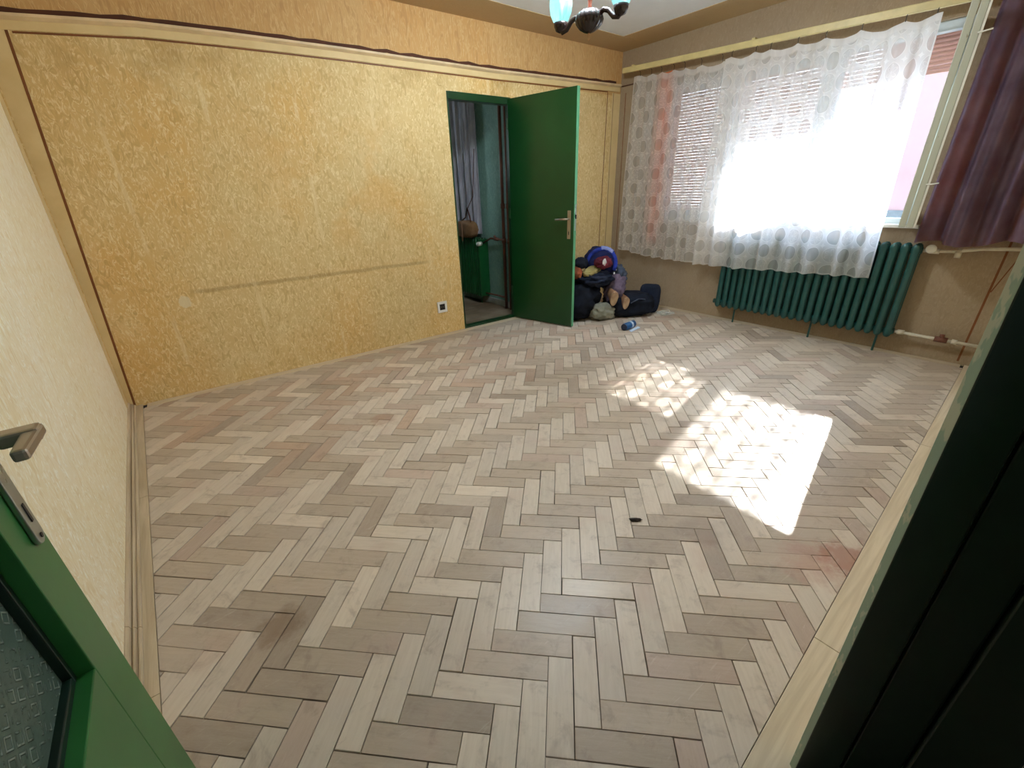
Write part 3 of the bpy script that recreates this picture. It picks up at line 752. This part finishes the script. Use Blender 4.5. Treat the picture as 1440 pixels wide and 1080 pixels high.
for y in (.3, 1.45, 2.6): obj('bracket', B(3.45, XW, y - .012, y + .012, zrail(y) + .018, zrail(y) + .034, T=Trl), 'railcream', cr_)

def lerp(pts, y):
    if y <= pts[0][0]: return pts[0][1]
    for (a, za), (b, zb) in zip(pts, pts[1:]):
        if y <= b: return za + (zb - za) * (y - a) / (b - a)
    return pts[-1][1]
TOP = [(.33, 2.142), (.478, 2.144), (.717, 2.15), (.92, 2.16), (1.78, 2.19), (2.56, 2.235), (2.66, 2.24)]
HOOKS = [.34, .49, .72, .93, 1.11, 1.30, 1.41, 1.60, 1.71, 1.90, 2.06, 2.17, 2.30, 2.41, 2.54]
BOT = [(.27, .564), (.757, .549), (1.348, .527), (1.38, .53), (2.005, .524), (2.45, .559), (2.66, .607)]
def top_z(y):
    z = lerp(TOP, y)
    hs = HOOKS
    for a, b in zip(hs, hs[1:]):
        if a <= y <= b:
            g = b - a; t = (y - a) / g; return z - 4 * t * (1 - t) * g * .13
    return z
def cloth_panel(name, y0, y1, xc, seed, label, folds, amp, ny=170, nz=44, uoff=0.0, mat='lace'):
    rnd = random.Random(seed); bm = bmesh.new(); uvl = bm.loops.layers.uv.new('UVMap'); hl = bm.loops.layers.float_color.new('hem')
    ph = [rnd.uniform(0, 6.28) for _ in range(4)]
    def X(y, t):                                 # t 0 top .. 1 bottom
        s = (y - y0)
        f = math.sin(s * folds * 6.283 + ph[0] + .8 * math.sin(s * 5 + ph[1])) + .45 * math.sin(s * folds * 2.3 * 6.283 + ph[2] + 2.0 * t)
        f += .5 * math.sin(s * folds * .37 * 6.283 + ph[3])
        f = math.copysign(abs(f) ** .8, f)
        return xc + amp * (.35 + .65 * min(1, t * 1.6)) * f
    grid = []; us = [0.0]
    for i in range(1, ny + 1):
        ya = y0 + (y1 - y0) * (i - 1) / ny; yb_ = y0 + (y1 - y0) * i / ny
        us.append(us[-1] + math.hypot(yb_ - ya, X(yb_, .8) - X(ya, .8)))
    for i in range(ny + 1):
        y = y0 + (y1 - y0) * i / ny; zt_, zb_ = top_z(y), lerp(BOT, y); col = []
        for k in range(nz + 1):
            t = k / nz; yy = y + .012 * t * math.sin(y * 23 + ph[1]) + (lerp([(y0, -.05), (y1, .06)], y)) * t * .6
            col.append(bm.verts.new((X(y, t), yy, zt_ + (zb_ - zt_) * t + (.004 * math.sin(y * 60) if k == nz else 0))))
        grid.append(col)
    for i in range(ny):
        for k in range(nz):
            f = bm.faces.new((grid[i][k], grid[i + 1][k], grid[i + 1][k + 1], grid[i][k + 1]))
            for lp, (a, b) in zip(f.loops, ((i, k), (i + 1, k), (i + 1, k + 1), (i, k + 1))):
                lp[uvl].uv = (us[a] + uoff + 5, lp.vert.co.z + 3)
                h = 1.0 if (b >= nz - 0 or b <= 1 or a <= 1 or a >= ny - 1) else 0.0
                lp[hl] = (h, h, h, 1)
    o = obj(name, bm, mat, smooth=True); return o
lc1 = cloth_panel('lace_curtain', 1.45, 2.62, 3.52, 3, '', 7.5, .028, uoff=.02, mat='lace_sheer')
tag(lc1, 'left lace curtain panel over the closed shutter, hanging to the bare wall', 'curtain', 'lace curtains on the rail')
lc2 = cloth_panel('lace_curtain', .31, 1.64, 3.435, 5, '', 5.5, .030, ny=190, uoff=.4)
tag(lc2, 'right lace curtain panel whose scalloped hem covers half the green radiator', 'curtain', 'lace curtains on the rail')
for y in HOOKS:
    par = lc2 if y < 1.62 else lc1; x = 3.44 if y < 1.62 else 3.505
    obj('hook', TB([(x, y, top_z(y) - .006), (x, y, (top_z(y) + zrail(y)) / 2), (3.47, y, zrail(y) - .012)], .0022, 6), 'black', par)

def drape(name, pts, z0f, z1f, folds, amp, mat, ny=90, nz=24, seed=1, flare=0.0):
    """pts: plan polyline of the drape; pleated surface between z0f(s) and z1f(s)"""
    rnd = random.Random(seed); bm = bmesh.new(); P = [Vector((*p, 0)) for p in pts]
    seg = [(P[i + 1] - P[i]).length for i in range(len(P) - 1)]; tot = sum(seg)
    def at(s):
        s *= tot
        for i, l in enumerate(seg):
            if s <= l or i == len(seg) - 1:
                d = (P[i + 1] - P[i]).normalized(); return P[i] + d * s, Vector((-d.y, d.x, 0))
            s -= l
    ph = rnd.uniform(0, 6); grid = []
    for i in range(ny + 1):
        s = i / ny; p, n = at(s); col = []
        for k in range(nz + 1):
            t = k / nz; f = math.sin(s * folds * 6.283 + ph + .6 * math.sin(s * 7) + .5 * t) + .4 * math.sin(s * folds * 13.1 + ph)
            z = z1f(s) + (z0f(s) - z1f(s)) * t
            q = p + n * f * amp * (.6 + .4 * t) + (P[-1] - P[0]).normalized() * flare * t * (s - .5)
            col.append(bm.verts.new((q.x, q.y, z)))
        grid.append(col)
    for i in range(ny):
        for k in range(nz): bm.faces.new((grid[i][k], grid[i + 1][k], grid[i + 1][k + 1], grid[i][k + 1]))
    return obj(name, bm, mat, smooth=True)
dr = drape('drape', [(3.50, .085), (3.48, -.10), (3.46, -.40)], lambda s: .815 + .03 * s + .02 * math.sin(s * 9), lambda s: 2.22, 3.6, .055, 'drape', seed=4, flare=.06)
tag(dr, 'orange drape with shade in its colour, gathered at the right of the open window', 'drape', 'orange drapes')
dl = drape('drape', [(3.57, 2.34), (3.56, 2.19)], lambda s: .68, lambda s: 2.22, 2, .010, 'drape_left', ny=40, seed=9)
tag(dl, 'narrow orange drape glowing behind the left end of the lace', 'drape', 'orange drapes')

# ------------------------------------------------------------------ radiators
def section_mesh(h, wd, dp, mat):
    """one cast-iron column: front and back tubes joined by hubs; x depth, y width, z height"""
    bm = bmesh.new()
    for x in (-dp / 2 + .017, dp / 2 - .017):
        n = 10; prof = []
        zs = [0, .012, .035, .06, h - .06, h - .035, h - .012, h]
        rs = [.35, .75, 1, .82, .82, 1, .75, .35]
        rings = []
        for z, r in zip(zs, rs):
            rings.append([bm.verts.new((x + .017 * r * math.cos(2 * PI * k / n), wd * .46 * r * math.sin(2 * PI * k / n), z)) for k in range(n)])
        for a, b in zip(rings, rings[1:]):
            for k in range(n): bm.faces.new((a[k], a[(k + 1) % n], b[(k + 1) % n], b[k]))
        bm.faces.new(rings[0]); bm.faces.new(rings[-1])
    for z in (.045, h - .045):
        box(bm, -dp / 2 + .014, dp / 2 - .014, -wd * .36, wd * .36, z - .022, z + .022)
        tube(bm, [(0, -wd / 2, z), (0, wd / 2, z)], .024, 10)
    me_o = obj('section', bm, mat, smooth=False)
    for p in me_o.data.polygons: p.use_smooth = True
    return me_o
def radiator(loc, n, pitch, h, dp, mat, label, group=None):
    r = empty('radiator', loc, label=label, cat='radiator'); proto = section_mesh(h, pitch, dp, mat)
    for i in range(n):
        o = proto if i == 0 else proto.copy()
        if i: COL.objects.link(o)
        o.parent = r; o.location = (0, (i - (n - 1) / 2) * pitch, 0)
    return r
RZ, RH = .135, .68
rad = radiator((3.535, .735, RZ), 23, .0605, RH, .10, 'radiator', 'long dark green cast iron radiator below the window, half behind lace')
for y in (1.24, .585, .13):
    obj('leg', TB([(.0, y - .735, .03), (.0, y - .735, -RZ + .002)], .008, 8), 'radiator', rad)
for z in (.045, RH - .045):
    obj('plug', TB([(0, .735 - .04, z), (0, .735 - .012, z)], .022, 8), 'radiator', rad)
vz = RZ + RH - .045
v = obj('valve_wheel', LT([(.010, -.004), (.026, -.006), (.030, 0), (.026, .006), (.010, .004)], n=20, T=Matrix.Rotation(PI / 2, 3, 'Y')), 'white', None, smooth=True)
v.parent = rad; v.location = (-.02, -.735 - .005 + .0, RH - .03)
def pipe(name, segs, r, mat, label, cat='pipe', fittings=()):
    p0 = Vector(segs[0]); e = empty(name, p0, label=label, cat=cat)
    obj('tube', TB([Vector(p) - p0 for p in segs], r, 12), mat, e, smooth=True)
    for a, b, rr, mm in fittings: obj('fitting', TB([Vector(a) - p0, Vector(b) - p0], rr, 10), mm, e, smooth=True)
    return e
pipe('heating_pipe', [(3.535, .036, vz), (3.535, -.12, vz + .005), (3.55, -.25, vz + .03), (3.56, -.44, vz + .04)], .0115, 'pipewhite', 'white heating pipe running from the radiator top under the orange drape',
     fittings=[((3.535, .0, vz), (3.535, -.05, vz), .018, 'pipewhite'), ((3.535, -.13, vz - .012), (3.535, -.16, vz - .012), .024, 'pipewhite'), ((3.535, -.145, vz - .03), (3.535, -.145, vz + .03), .014, 'clearplastic')])
pipe('heating_pipe', [(3.535, .036, RZ + .045), (3.545, -.15, RZ + .038), (3.56, -.44, RZ + .03)], .0115, 'pipewhite', 'white heating pipe leaving the radiator low, with a rusty valve',
     fittings=[((3.537, .02, RZ + .045), (3.538, -.02, RZ + .045), .018, 'pipewhite'), ((3.545, -.19, RZ + .038), (3.55, -.26, RZ + .036), .020, 'rust'), ((3.548, -.225, RZ + .036), (3.548, -.225, RZ + .075), .014, 'rust'), ((3.55, -.28, RZ + .036), (3.552, -.31, RZ + .035), .017, 'pipewhite')])

# corridor things
hr = radiator((2.265, 3.95, .09), 13, .05, .67, .13, 'radiator_hall', 'bright green corridor radiator seen through the far doorway')
obj('leg', TB([(0, -.24, .02), (0, -.24, -.088)], .008, 8), 'radiator_hall', hr)
obj('end_plate', B(-.065, .065, -.337, -.328, .01, .66), 'radiator_hall', hr, bevel=.003)
vv = obj('valve_head', TB([(-.03, -.335, .615), (-.085, -.345, .615)], .024, 12), 'white', hr, smooth=True)
for nm, x, y, lab in (('heating_pipe', 2.31, 3.28, 'brown vertical corridor pipe, the one farther from the door leaf'), ('heating_pipe', 2.31, 3.19, 'brown vertical corridor pipe right beside the green door leaf')):
    e = empty(nm, (x, y, 0), label=lab, cat='pipe')
    obj('tube', TB([(0, 0, 0), (0, 0, 2.49)], .0165, 12), 'pipebrown', e, smooth=True)
    for z in (.75, 1.1): obj('fitting', TB([(0, 0, z - .025), (0, 0, z + .025)], .023, 12), 'pipebrown', e, smooth=True)
pipe('heating_pipe', [(2.30, 3.30, .76), (2.29, 3.5, .765), (2.265, 3.612, .71)], .010, 'pipebrown', 'brown pipe from the corridor risers to the radiator top', fittings=[((2.29, 3.36, .762), (2.29, 3.42, .762), .018, 'pipebrown'), ((2.29, 3.39, .762), (2.26, 3.39, .80), .012, 'pipebrown')])
pipe('heating_pipe', [(2.30, 3.30, .13), (2.29, 3.5, .13), (2.265, 3.612, .135)], .010, 'pipebrown', 'brown pipe from the corridor risers to the radiator foot')
hc = drape('hall_curtain', [(2.305, 3.70), (2.308, 4.1), (2.305, 4.6)], lambda s: .80, lambda s: 2.28, 7, .022, 'hallcurtain', ny=120, seed=12)
tag(hc, 'white pleated curtain hanging above the corridor radiator', 'curtain')
rod = obj('curtain_rod', TB([(2.305, 3.55, 2.29), (2.305, 5.0, 2.29)], .012, 10), 'pipebrown', smooth=True); tag(rod, 'dark rod holding the white corridor curtain', 'curtain rod')
hbg = empty('handbag', (2.195, 3.84, .762), label='tan leather handbag resting on the corridor radiator', cat='bag')
obj('body', lump((0, 0, .095), (.07, .19, .095), 5, .06, 0, 0, 3.2, sub=4, flat=.001), 'baghide', hbg, smooth=True)
obj('clasp_strap', B(-.079, -.073, -.03, -.012, -.03, .17), 'boottan', hbg, bevel=.002)
obj('handle', TB([(-.02, -.14, .14), (-.03, -.13, .24), (-.01, -.06, .32), (.0, .0, .22), (-.02, .09, .17)], [.007] * 5, 8), 'bagstrap', hbg, smooth=True)
obj('hanging_strap', TB([(0, -.06, .32), (.03, -.13, .44), (.05, -.18, .9)], .004, 6), 'bagstrap', hbg)

# socket
so = Bk(1.284, 0, .262)
sk = empty('power_socket', so, label='square white framed black wall socket left of the doorway', cat='socket')
def Ts(s, n, z): return BD * s + BN * n + Vector((0, 0, z))
bm = bmesh.new()
for a in ((-.05, .05, .028, .052), (-.05, .05, -.052, -.028), (-.05, -.028, -.028, .028), (.028, .05, -.028, .028)): box(bm, a[0], a[1], 0, .011, a[2], a[3], T=Ts)
obj('frame', bm, 'socket', sk, bevel=.002)
obj('insert', B(-.028, .028, 0, .006, -.028, .028, T=Ts), 'black', sk)
for s in (-.010, .010): obj('contact', TB([Ts(s, .0055, 0), Ts(s, .0075, 0)], .003, 8), 'steel', sk)

# ------------------------------------------------------------------ near glazed leaf on the left
d2 = empty('door_2', (-.91, -.55, 0), kind='structure')
LX, YF, YH = -.91, .262, -.545
def T2(x, y, z): return Vector((x + LX, y, z)) - Vector((-.91, -.55, 0))
sw = .108; zrail_ = .60; th = -.042
def lb(name, a, mat='green_leaf', parent=d2, bevel=.002): return obj(name, B(*a, T=T2), mat, parent, bevel=bevel)
lb('stile', (th, 0, YF - sw, YF, .012, 2.03)); lb('stile', (th, 0, YH, YH + sw, .012, 2.03))
lb('bottom_rail', (th, 0, YH + sw, YF - sw, .012, zrail_)); lb('top_rail', (th, 0, YH + sw, YF - sw, 1.92, 2.03))
bd = bmesh.new()   # glazing bead stepping down to the pane, recess shade in its dark colour
for a in ((YF - sw - .012, YF - sw, zrail_, 1.92), (YH + sw, YH + sw + .012, zrail_, 1.92), (YH + sw + .012, YF - sw - .012, zrail_, zrail_ + .014)): box(bd, th + .004, -.020, *a, T=T2)
obj('glazing_bead', bd, 'green_shaded', d2, bevel=.002)
lb('glass_pane', (-.036, -.031, YH + sw + .002, YF - sw - .002, zrail_ + .002, 1.918), 'patglass', bevel=0)
hp = obj('handle_plate', bmesh.new(), 'plate', d2)
bm = bmesh.new(); pts = []
pw, pz0, pz1, py = .016, .80, 1.02, YF - .037
for k in range(13):
    a = PI + PI * k / 12; pts.append((0.0, py + pw * math.cos(a), pz0 + pw + pw * math.sin(a)))
for k in range(13):
    a = PI * k / 12; pts.append((0.0, py + pw * math.cos(a), pz1 - pw + pw * math.sin(a)))
prism(bm, [T2(*p) for p in pts], (.007, 0, 0)); bmesh.ops.recalc_face_normals(bm, faces=bm.faces[:]); bm.to_mesh(hp.data); bm.free()
b = hp.modifiers.new('bevel', 'BEVEL'); b.width = .002; b.segments = 2
obj('keyhole', B(.0068, .0082, py - .003, py + .003, .838, .868, T=T2), 'black', hp)
obj('screw', TB([T2(.0065, py, .812), T2(.0082, py, .812)], .004, 10), 'black', hp)
# lever: arm out of the door, then a flat wide grip back towards the hinges
ax_ = .966
bm = bmesh.new(); tube(bm, [T2(.005, py, ax_), T2(.03, py, ax_)], .011, 12)
hexa(bm, [T2(.02, py - .013, ax_ - .010), T2(.062, py - .013, ax_ - .010), T2(.062, py + .013, ax_ - .010), T2(.02, py + .013, ax_ - .010), T2(.02, py - .013, ax_ + .010), T2(.062, py - .013, ax_ + .010), T2(.062, py + .013, ax_ + .010), T2(.02, py + .013, ax_ + .010)])
hexa(bm, [T2(.045, py + .013, ax_ - .008), T2(.064, py + .013, ax_ - .008), T2(.058, py - .070, ax_ - .010), T2(.042, py - .070, ax_ - .010), T2(.045, py + .013, ax_ + .008), T2(.064, py + .013, ax_ + .008), T2(.058, py - .070, ax_ + .006), T2(.042, py - .070, ax_ + .006)])
obj('lever', bm, 'steel', hp, bevel=.004)
for z in (.25, 1.0, 1.8): obj('hinge', TB([T2(-.02, YH - .004, z), T2(-.02, YH - .004, z + .1)], .008, 8), 'green_leaf', d2)

# right jamb of the near doorway
j = empty('door_frame', (JX, -.56, 0), kind='structure')
def Tj(x, y, z): return Vector((x, y, z)) - Vector((JX, -.56, 0))
yj = -.556
obj('jamb_board', B(JX, JX + .03, -.618, yj - .003, 0, 2.1, T=Tj), 'green_shaded', j, bevel=.002)
obj('jamb_board', B(JX + .006, JX + .03, -.687, -.621, 0, 2.1, T=Tj), 'green_shaded', j, bevel=.003)
obj('jamb_board', B(JX - .008, JX + .03, -.78, -.690, 0, 2.1, T=Tj), 'green_shaded', j, bevel=.003)
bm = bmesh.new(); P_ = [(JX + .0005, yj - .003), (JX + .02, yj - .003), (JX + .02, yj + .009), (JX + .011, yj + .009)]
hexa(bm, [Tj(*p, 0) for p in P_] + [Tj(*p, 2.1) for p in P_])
e_ = obj('worn_lit_edge', bm, 'green_worn_lit', j); e_['label'] = 'worn arris of the jamb, window light painted in pale'
obj('jamb_board', B(-.97, -.95, -.76, -.557, 0, 2.1, T=Tj), 'green_shaded', j)
obj('head_board', B(-.95, JX, -.76, -.557, 2.08, 2.1, T=Tj), 'green_shaded', j)
# hall behind the camera, its end opening added to let sky light in
hallobj('floor_hall', B(-2.2, 2.2, -3.2, -.78, -.013, .0), 'hallfloor')
hallobj('wall_hall_left', B(-2.3, -2.2, -3.2, -.6, 0, ZC), 'wall_left'); hallobj('wall_hall_right', B(2.2, 2.3, -3.2, -.75, 0, ZC), 'wall_left')
hallobj('ceiling_hall', B(-2.3, 2.3, -3.3, -.75, ZC, ZC + .1), 'ceiling')
bm = bmesh.new(); box(bm, -2.3, -.3, -3.3, -3.2, 0, ZC); box(bm, .1, 2.3, -3.3, -3.2, 0, ZC); box(bm, -.3, .1, -3.3, -3.2, 0, 1.15); box(bm, -.3, .1, -3.3, -3.2, 1.75, ZC)
hallobj('wall_hall_end', bm, 'wall_left')
hallobj('wall_hall_front', B(-2.3, -1.2, -.76, -.6, 0, ZC), 'wall_left')

# ------------------------------------------------------------------ hanging lamp
LC = Vector((1.45, 1.35, 0))
lamp = empty('hanging_lamp', (LC.x, LC.y, ZC), label='dark carved wooden ceiling lamp with ribbed glass shades', cat='lamp')
def lz(z): return z - ZC
obj('canopy', LT([(.0, lz(ZC - .001)), (.055, lz(ZC - .001)), (.05, lz(2.475)), (.02, lz(2.455)), (.012, lz(2.45))], n=24), 'darkwood', lamp, smooth=True)
obj('stem', LT([(.010, lz(2.455)), (.014, lz(2.40)), (.009, lz(2.34)), (.015, lz(2.28)), (.018, lz(2.22)), (.012, lz(2.15)), (.010, lz(2.10)), (.016, lz(2.085))], n=16), 'redwood', lamp, smooth=True)
obj('body', LT([(.012, lz(2.095)), (.045, lz(2.088)), (.066, lz(2.070)), (.072, lz(2.050)), (.066, lz(2.030)), (.050, lz(2.012)), (.026, lz(1.998)), (.008, lz(1.992))], n=64, ribs=16, amp=.045), 'darkwood', lamp, smooth=True)
obj('drop', LT([(.006, lz(1.994)), (.007, lz(1.985)), (.004, lz(1.97)), (.006, lz(1.965)), (.0, lz(1.960))], n=12), 'amber', lamp, smooth=True)
bl = bpy.data.lights.new('added_fill', 'POINT'); bl.energy = FILL; bl.shadow_soft_size = .09; bl.color = (.84, .93, 1.0)  # added fill light; the hanging lamp's own shades stay unlit
bo_ = bpy.data.objects.new('added_fill_light', bl); COL.objects.link(bo_); bo_.parent = lamp; bo_.location = (0, 0, lz(2.375))
obj('fill_globe', LT([(.016, lz(2.29)), (.055, lz(2.295)), (.09, lz(2.33)), (.10, lz(2.375)), (.09, lz(2.42)), (.055, lz(2.452)), (.02, lz(2.457))], n=28), 'fillglobe', lamp, smooth=True)  # glowing shell added around the fill light
for a in (-1.35, PI - 1.35):
    D = Vector((math.cos(a), math.sin(a), 0)); base_z = 2.062
    arm = obj('arm', TB([D * .05 + Vector((0, 0, lz(base_z))), D * .085 + Vector((0, 0, lz(2.075))), D * .11 + Vector((0, 0, lz(2.065))), D * .14 + Vector((0, 0, lz(2.035))), D * .165 + Vector((0, 0, lz(2.03))), D * .18 + Vector((0, 0, lz(2.045)))], [.013, .012, .012, .013, .014, .013], 12), 'darkwood', lamp, smooth=True)
    c = D * .178
    obj('cup', LT([(.008, lz(2.028)), (.026, lz(2.036)), (.036, lz(2.056)), (.038, lz(2.072)), (.030, lz(2.074))], c, n=20), 'darkwood', arm, smooth=True)
    obj('shade', LT([(.028, lz(2.066)), (.040, lz(2.078)), (.055, lz(2.11)), (.060, lz(2.15)), (.055, lz(2.19)), (.050, lz(2.21)), (.056, lz(2.235))], c, n=60, ribs=15, amp=.03), 'shadeglass', arm, smooth=True)
    obj('candle', LT([(.012, lz(2.07)), (.012, lz(2.13)), (.018, lz(2.15)), (.014, lz(2.19)), (.0, lz(2.20))], c, n=12), 'white', arm, smooth=True)

# ------------------------------------------------------------------ heap in the corner
G = 'clothes and bags heaped in the corner'
def item(name, label, cat, bm, mat, smooth=True):
    o = obj(name, bm, mat, smooth=smooth); return tag(o, label, cat, G)
item('black_sack', 'large black bag at the bottom left of the heap', 'bag', lump((2.60, 2.43, .215), (.24, .22, .225), 1, .14, .3, 0, 2.6, ridge=.8, flat=.001), 'blacknavy')
duf = empty('duffel_bag', (3.06, 2.12, 0), label='black duffel bag lying flat at the right of the heap', cat='bag', group=G)
obj('body', lump((-.02, .0, .12), (.27, .15, .125), 2, .10, -.55, 0, 3.0, ridge=.6, flat=.001), 'blacknavy', duf, smooth=True)
obj('end_panel', lump((.225, -.085, .150), (.105, .055, .150), 7, .035, -.67, .06, 5.0, flat=.001), 'navy', duf, smooth=True)
obj('carry_strap', TB([(-.14, -.12, .17), (-.08, -.165, .21), (.02, -.17, .19), (.09, -.16, .10), (.11, -.165, .03)], .010, 8, sq=.4), 'greyblue', duf, smooth=True)
item('dark_jacket', 'dark navy jacket folded across the middle of the heap', 'clothes', lump((2.70, 2.30, .41), (.25, .17, .085), 3, .24, .2, .14, 2.0, ridge=.9, freq=2.8), 'navy')
item('grey_jacket', 'grey blue jacket slumped down the right side of the heap', 'clothes', lump((3.08, 2.38, .35), (.12, .15, .17), 4, .26, .6, .35, 2.0, ridge=.9, freq=2.6), 'greyblue')
item('mauve_trousers', 'mauve grey trousers hanging over the boots', 'clothes', lump((2.90, 2.20, .29), (.10, .11, .15), 6, .26, .2, .45, 2.0, ridge=.9, freq=2.6), 'mauve')
item('olive_cloth', 'olive cloth roll above the black bag', 'clothes', lump((2.59, 2.25, .505), (.125, .065, .042), 8, .16, .1, -.12, 2.0, ridge=.6), 'olive')
item('rust_cloth', 'small rust coloured cloth at the left edge of the heap', 'clothes', lump((2.44, 2.32, .50), (.05, .07, .06), 9, .2), 'rust_cloth')
bp_ = empty('backpack', (2.86, 2.38, .42), label='dark blue backpack with a bright blue rim on top of the heap', cat='backpack', group=G)
obj('body', lump((0, 0, .13), (.165, .13, .15), 10, .10, -.6, 0, 2.3, ridge=.5), 'bluedark', bp_, smooth=True)
rv = Vector((.78, -.62, 0)); fv = Vector((-.56, -.72, 0))
def arc(a0, a1, r, n=12): return [rv * r * math.cos(math.radians(a0 + (a1 - a0) * k / n)) + Vector((0, 0, .115 + (r + .005) * math.sin(math.radians(a0 + (a1 - a0) * k / n)))) + fv * .085 for k in range(n + 1)]
obj('rim', TB(arc(175, -25, .145), .021, 10), 'blue', bp_, smooth=True)
obj('label', TB(arc(95, 48, .152, 8), .0235, 10), 'palepblue', bp_, smooth=True)
for p in ((.06, -.145, .02), (.075, -.15, .055)): obj('buckle', lump(p, (.012, .008, .011), 3, .1, sub=2), 'whitecloth', bp_)
mg = item('maroon_sweater', 'maroon knitted garment with a white patch under the backpack', 'clothes', lump((2.70, 2.20, .575), (.135, .06, .06), 11, .22, .1, .12, 2.0, ridge=.8), 'maroon')
pt = obj('white_patch', lump((2.645, 2.142, .59), (.026, .010, .030), 12, .35, sub=3), 'whitecloth', mg, smooth=True)
item('woollen_hat', 'black woollen hat at the upper left of the heap', 'clothes', lump((2.50, 2.31, .585), (.075, .07, .055), 13, .14, 0, 0, 2.0, ridge=.4), 'blacknavy')
item('dark_scarf', 'dark maroon scarf trailing behind the backpack', 'clothes', lump((3.10, 2.50, .47), (.12, .06, .05), 14, .25, .3, .45, 2.0, ridge=.6), 'maroon')
item('grey_sack', 'grey crumpled sack on the floor under the boots', 'bag', lump((2.73, 2.20, .085), (.16, .09, .09), 15, .18, -.2, .2, 2.4, ridge=.9, flat=.001), 'greybag')
for (x, y, z, s, lab) in ((2.735, 2.07, .235, 1.0, 'tan boot with its sole outward, the left one of the pair'), (2.865, 2.02, .175, .85, 'tan boot with its sole outward, the right one of the pair')):
    b_ = empty('boot', (x, y, z), label=lab, cat='boot', group=G)
    bm = bmesh.new(); rings = []
    axis = Vector((.5, .80, .25)).normalized(); up = Vector((-.1, -.25, 1)); up = (up - axis * up.dot(axis)).normalized(); sd_ = axis.cross(up)
    def sole_ring(off, f):
        r = []
        for k in range(20):
            a = 2 * PI * k / 20; wv = .040 * s * (1 - .18 * math.cos(2 * a) * .5) * f; r.append(bm.verts.new(axis * off + sd_ * math.cos(a) * wv * (1.0 + .15 * math.sin(a)) + up * math.sin(a) * .075 * s * f))
        return r
    rr = [sole_ring(-.012, .85), sole_ring(-.010, 1), sole_ring(.008, 1)]
    for a, b in zip(rr, rr[1:]):
        for k in range(20): bm.faces.new((a[k], a[(k + 1) % 20], b[(k + 1) % 20], b[k]))
    bm.faces.new(rr[0]); bm.faces.new(rr[-1])
    obj('sole', bm, 'bootsole', b_, smooth=False)
    bm = bmesh.new(); rr = [sole_ring(.008, .92), sole_ring(.03, .95), sole_ring(.06, .85), sole_ring(.10, .7), sole_ring(.15, .6)]
    for a, b in zip(rr, rr[1:]):
        for k in range(20): bm.faces.new((a[k], a[(k + 1) % 20], b[(k + 1) % 20], b[k]))
    bm.faces.new(rr[0]); bm.faces.new(rr[-1])
    obj('upper', bm, 'boottan', b_, smooth=True)

# blue packet and clear tray on the floor
bo = empty('blue_bottle', (2.66, 1.80, 0), label='blue cylindrical bottle with a white label lying on the parquet', cat='bottle')
a0, a1 = Vector((-.085, -.0, .034)), Vector((.075, .015, .034)); ad = (a1 - a0).normalized()
obj('body', TB([a0 + ad * .0, a0 + ad * .004, a0 + ad * .155, a0 + ad * .16], [.030, .034, .034, .028], 20), 'bluefoil', bo, smooth=True)
obj('cap', TB([a0 - ad * .012, a0 - ad * .010, a0 + ad * .001], [.026, .031, .031], 20), 'darkblue', bo, smooth=True)
obj('label_band', TB([a0 + ad * .085, a0 + ad * .115], .0345, 20), 'paleblue', bo, smooth=True)
bm = bmesh.new(); hexa(bm, [(-.075, -.075, .001), (.09, -.055, .001), (.10, -.02, .001), (-.06, -.035, .001), (-.075, -.075, .004), (.09, -.055, .006), (.10, -.02, .008), (-.06, -.035, .004)])
obj('paper_flap', bm, 'paleblue', bo)
tr = empty('clear_tray', (3.36, 1.87, 0), label='small clear plastic tray on the floor beside the duffel bag', cat='tray')
bm = bmesh.new(); box(bm, -.075, .075, -.055, .055, .001, .004)
for a in ((-.075, .075, -.055, -.051), (-.075, .075, .051, .055), (-.075, -.071, -.051, .051), (.071, .075, -.051, .051)): box(bm, *a, .004, .022)
obj('tray_body', bm, 'clearplastic', tr); tr.rotation_euler.z = -.4
obj('white_scrap', lump((.02, 0, .012), (.02, .012, .008), 20, .2, sub=2), 'whitecloth', tr)
ch = obj('wood_chip', lump((.555, .178, .004), (.024, .010, .005), 21, .4, -.7, sub=3, flat=.0008), 'subfloor'); tag(ch, 'dark splintered chip lying in the middle of the parquet', 'debris')
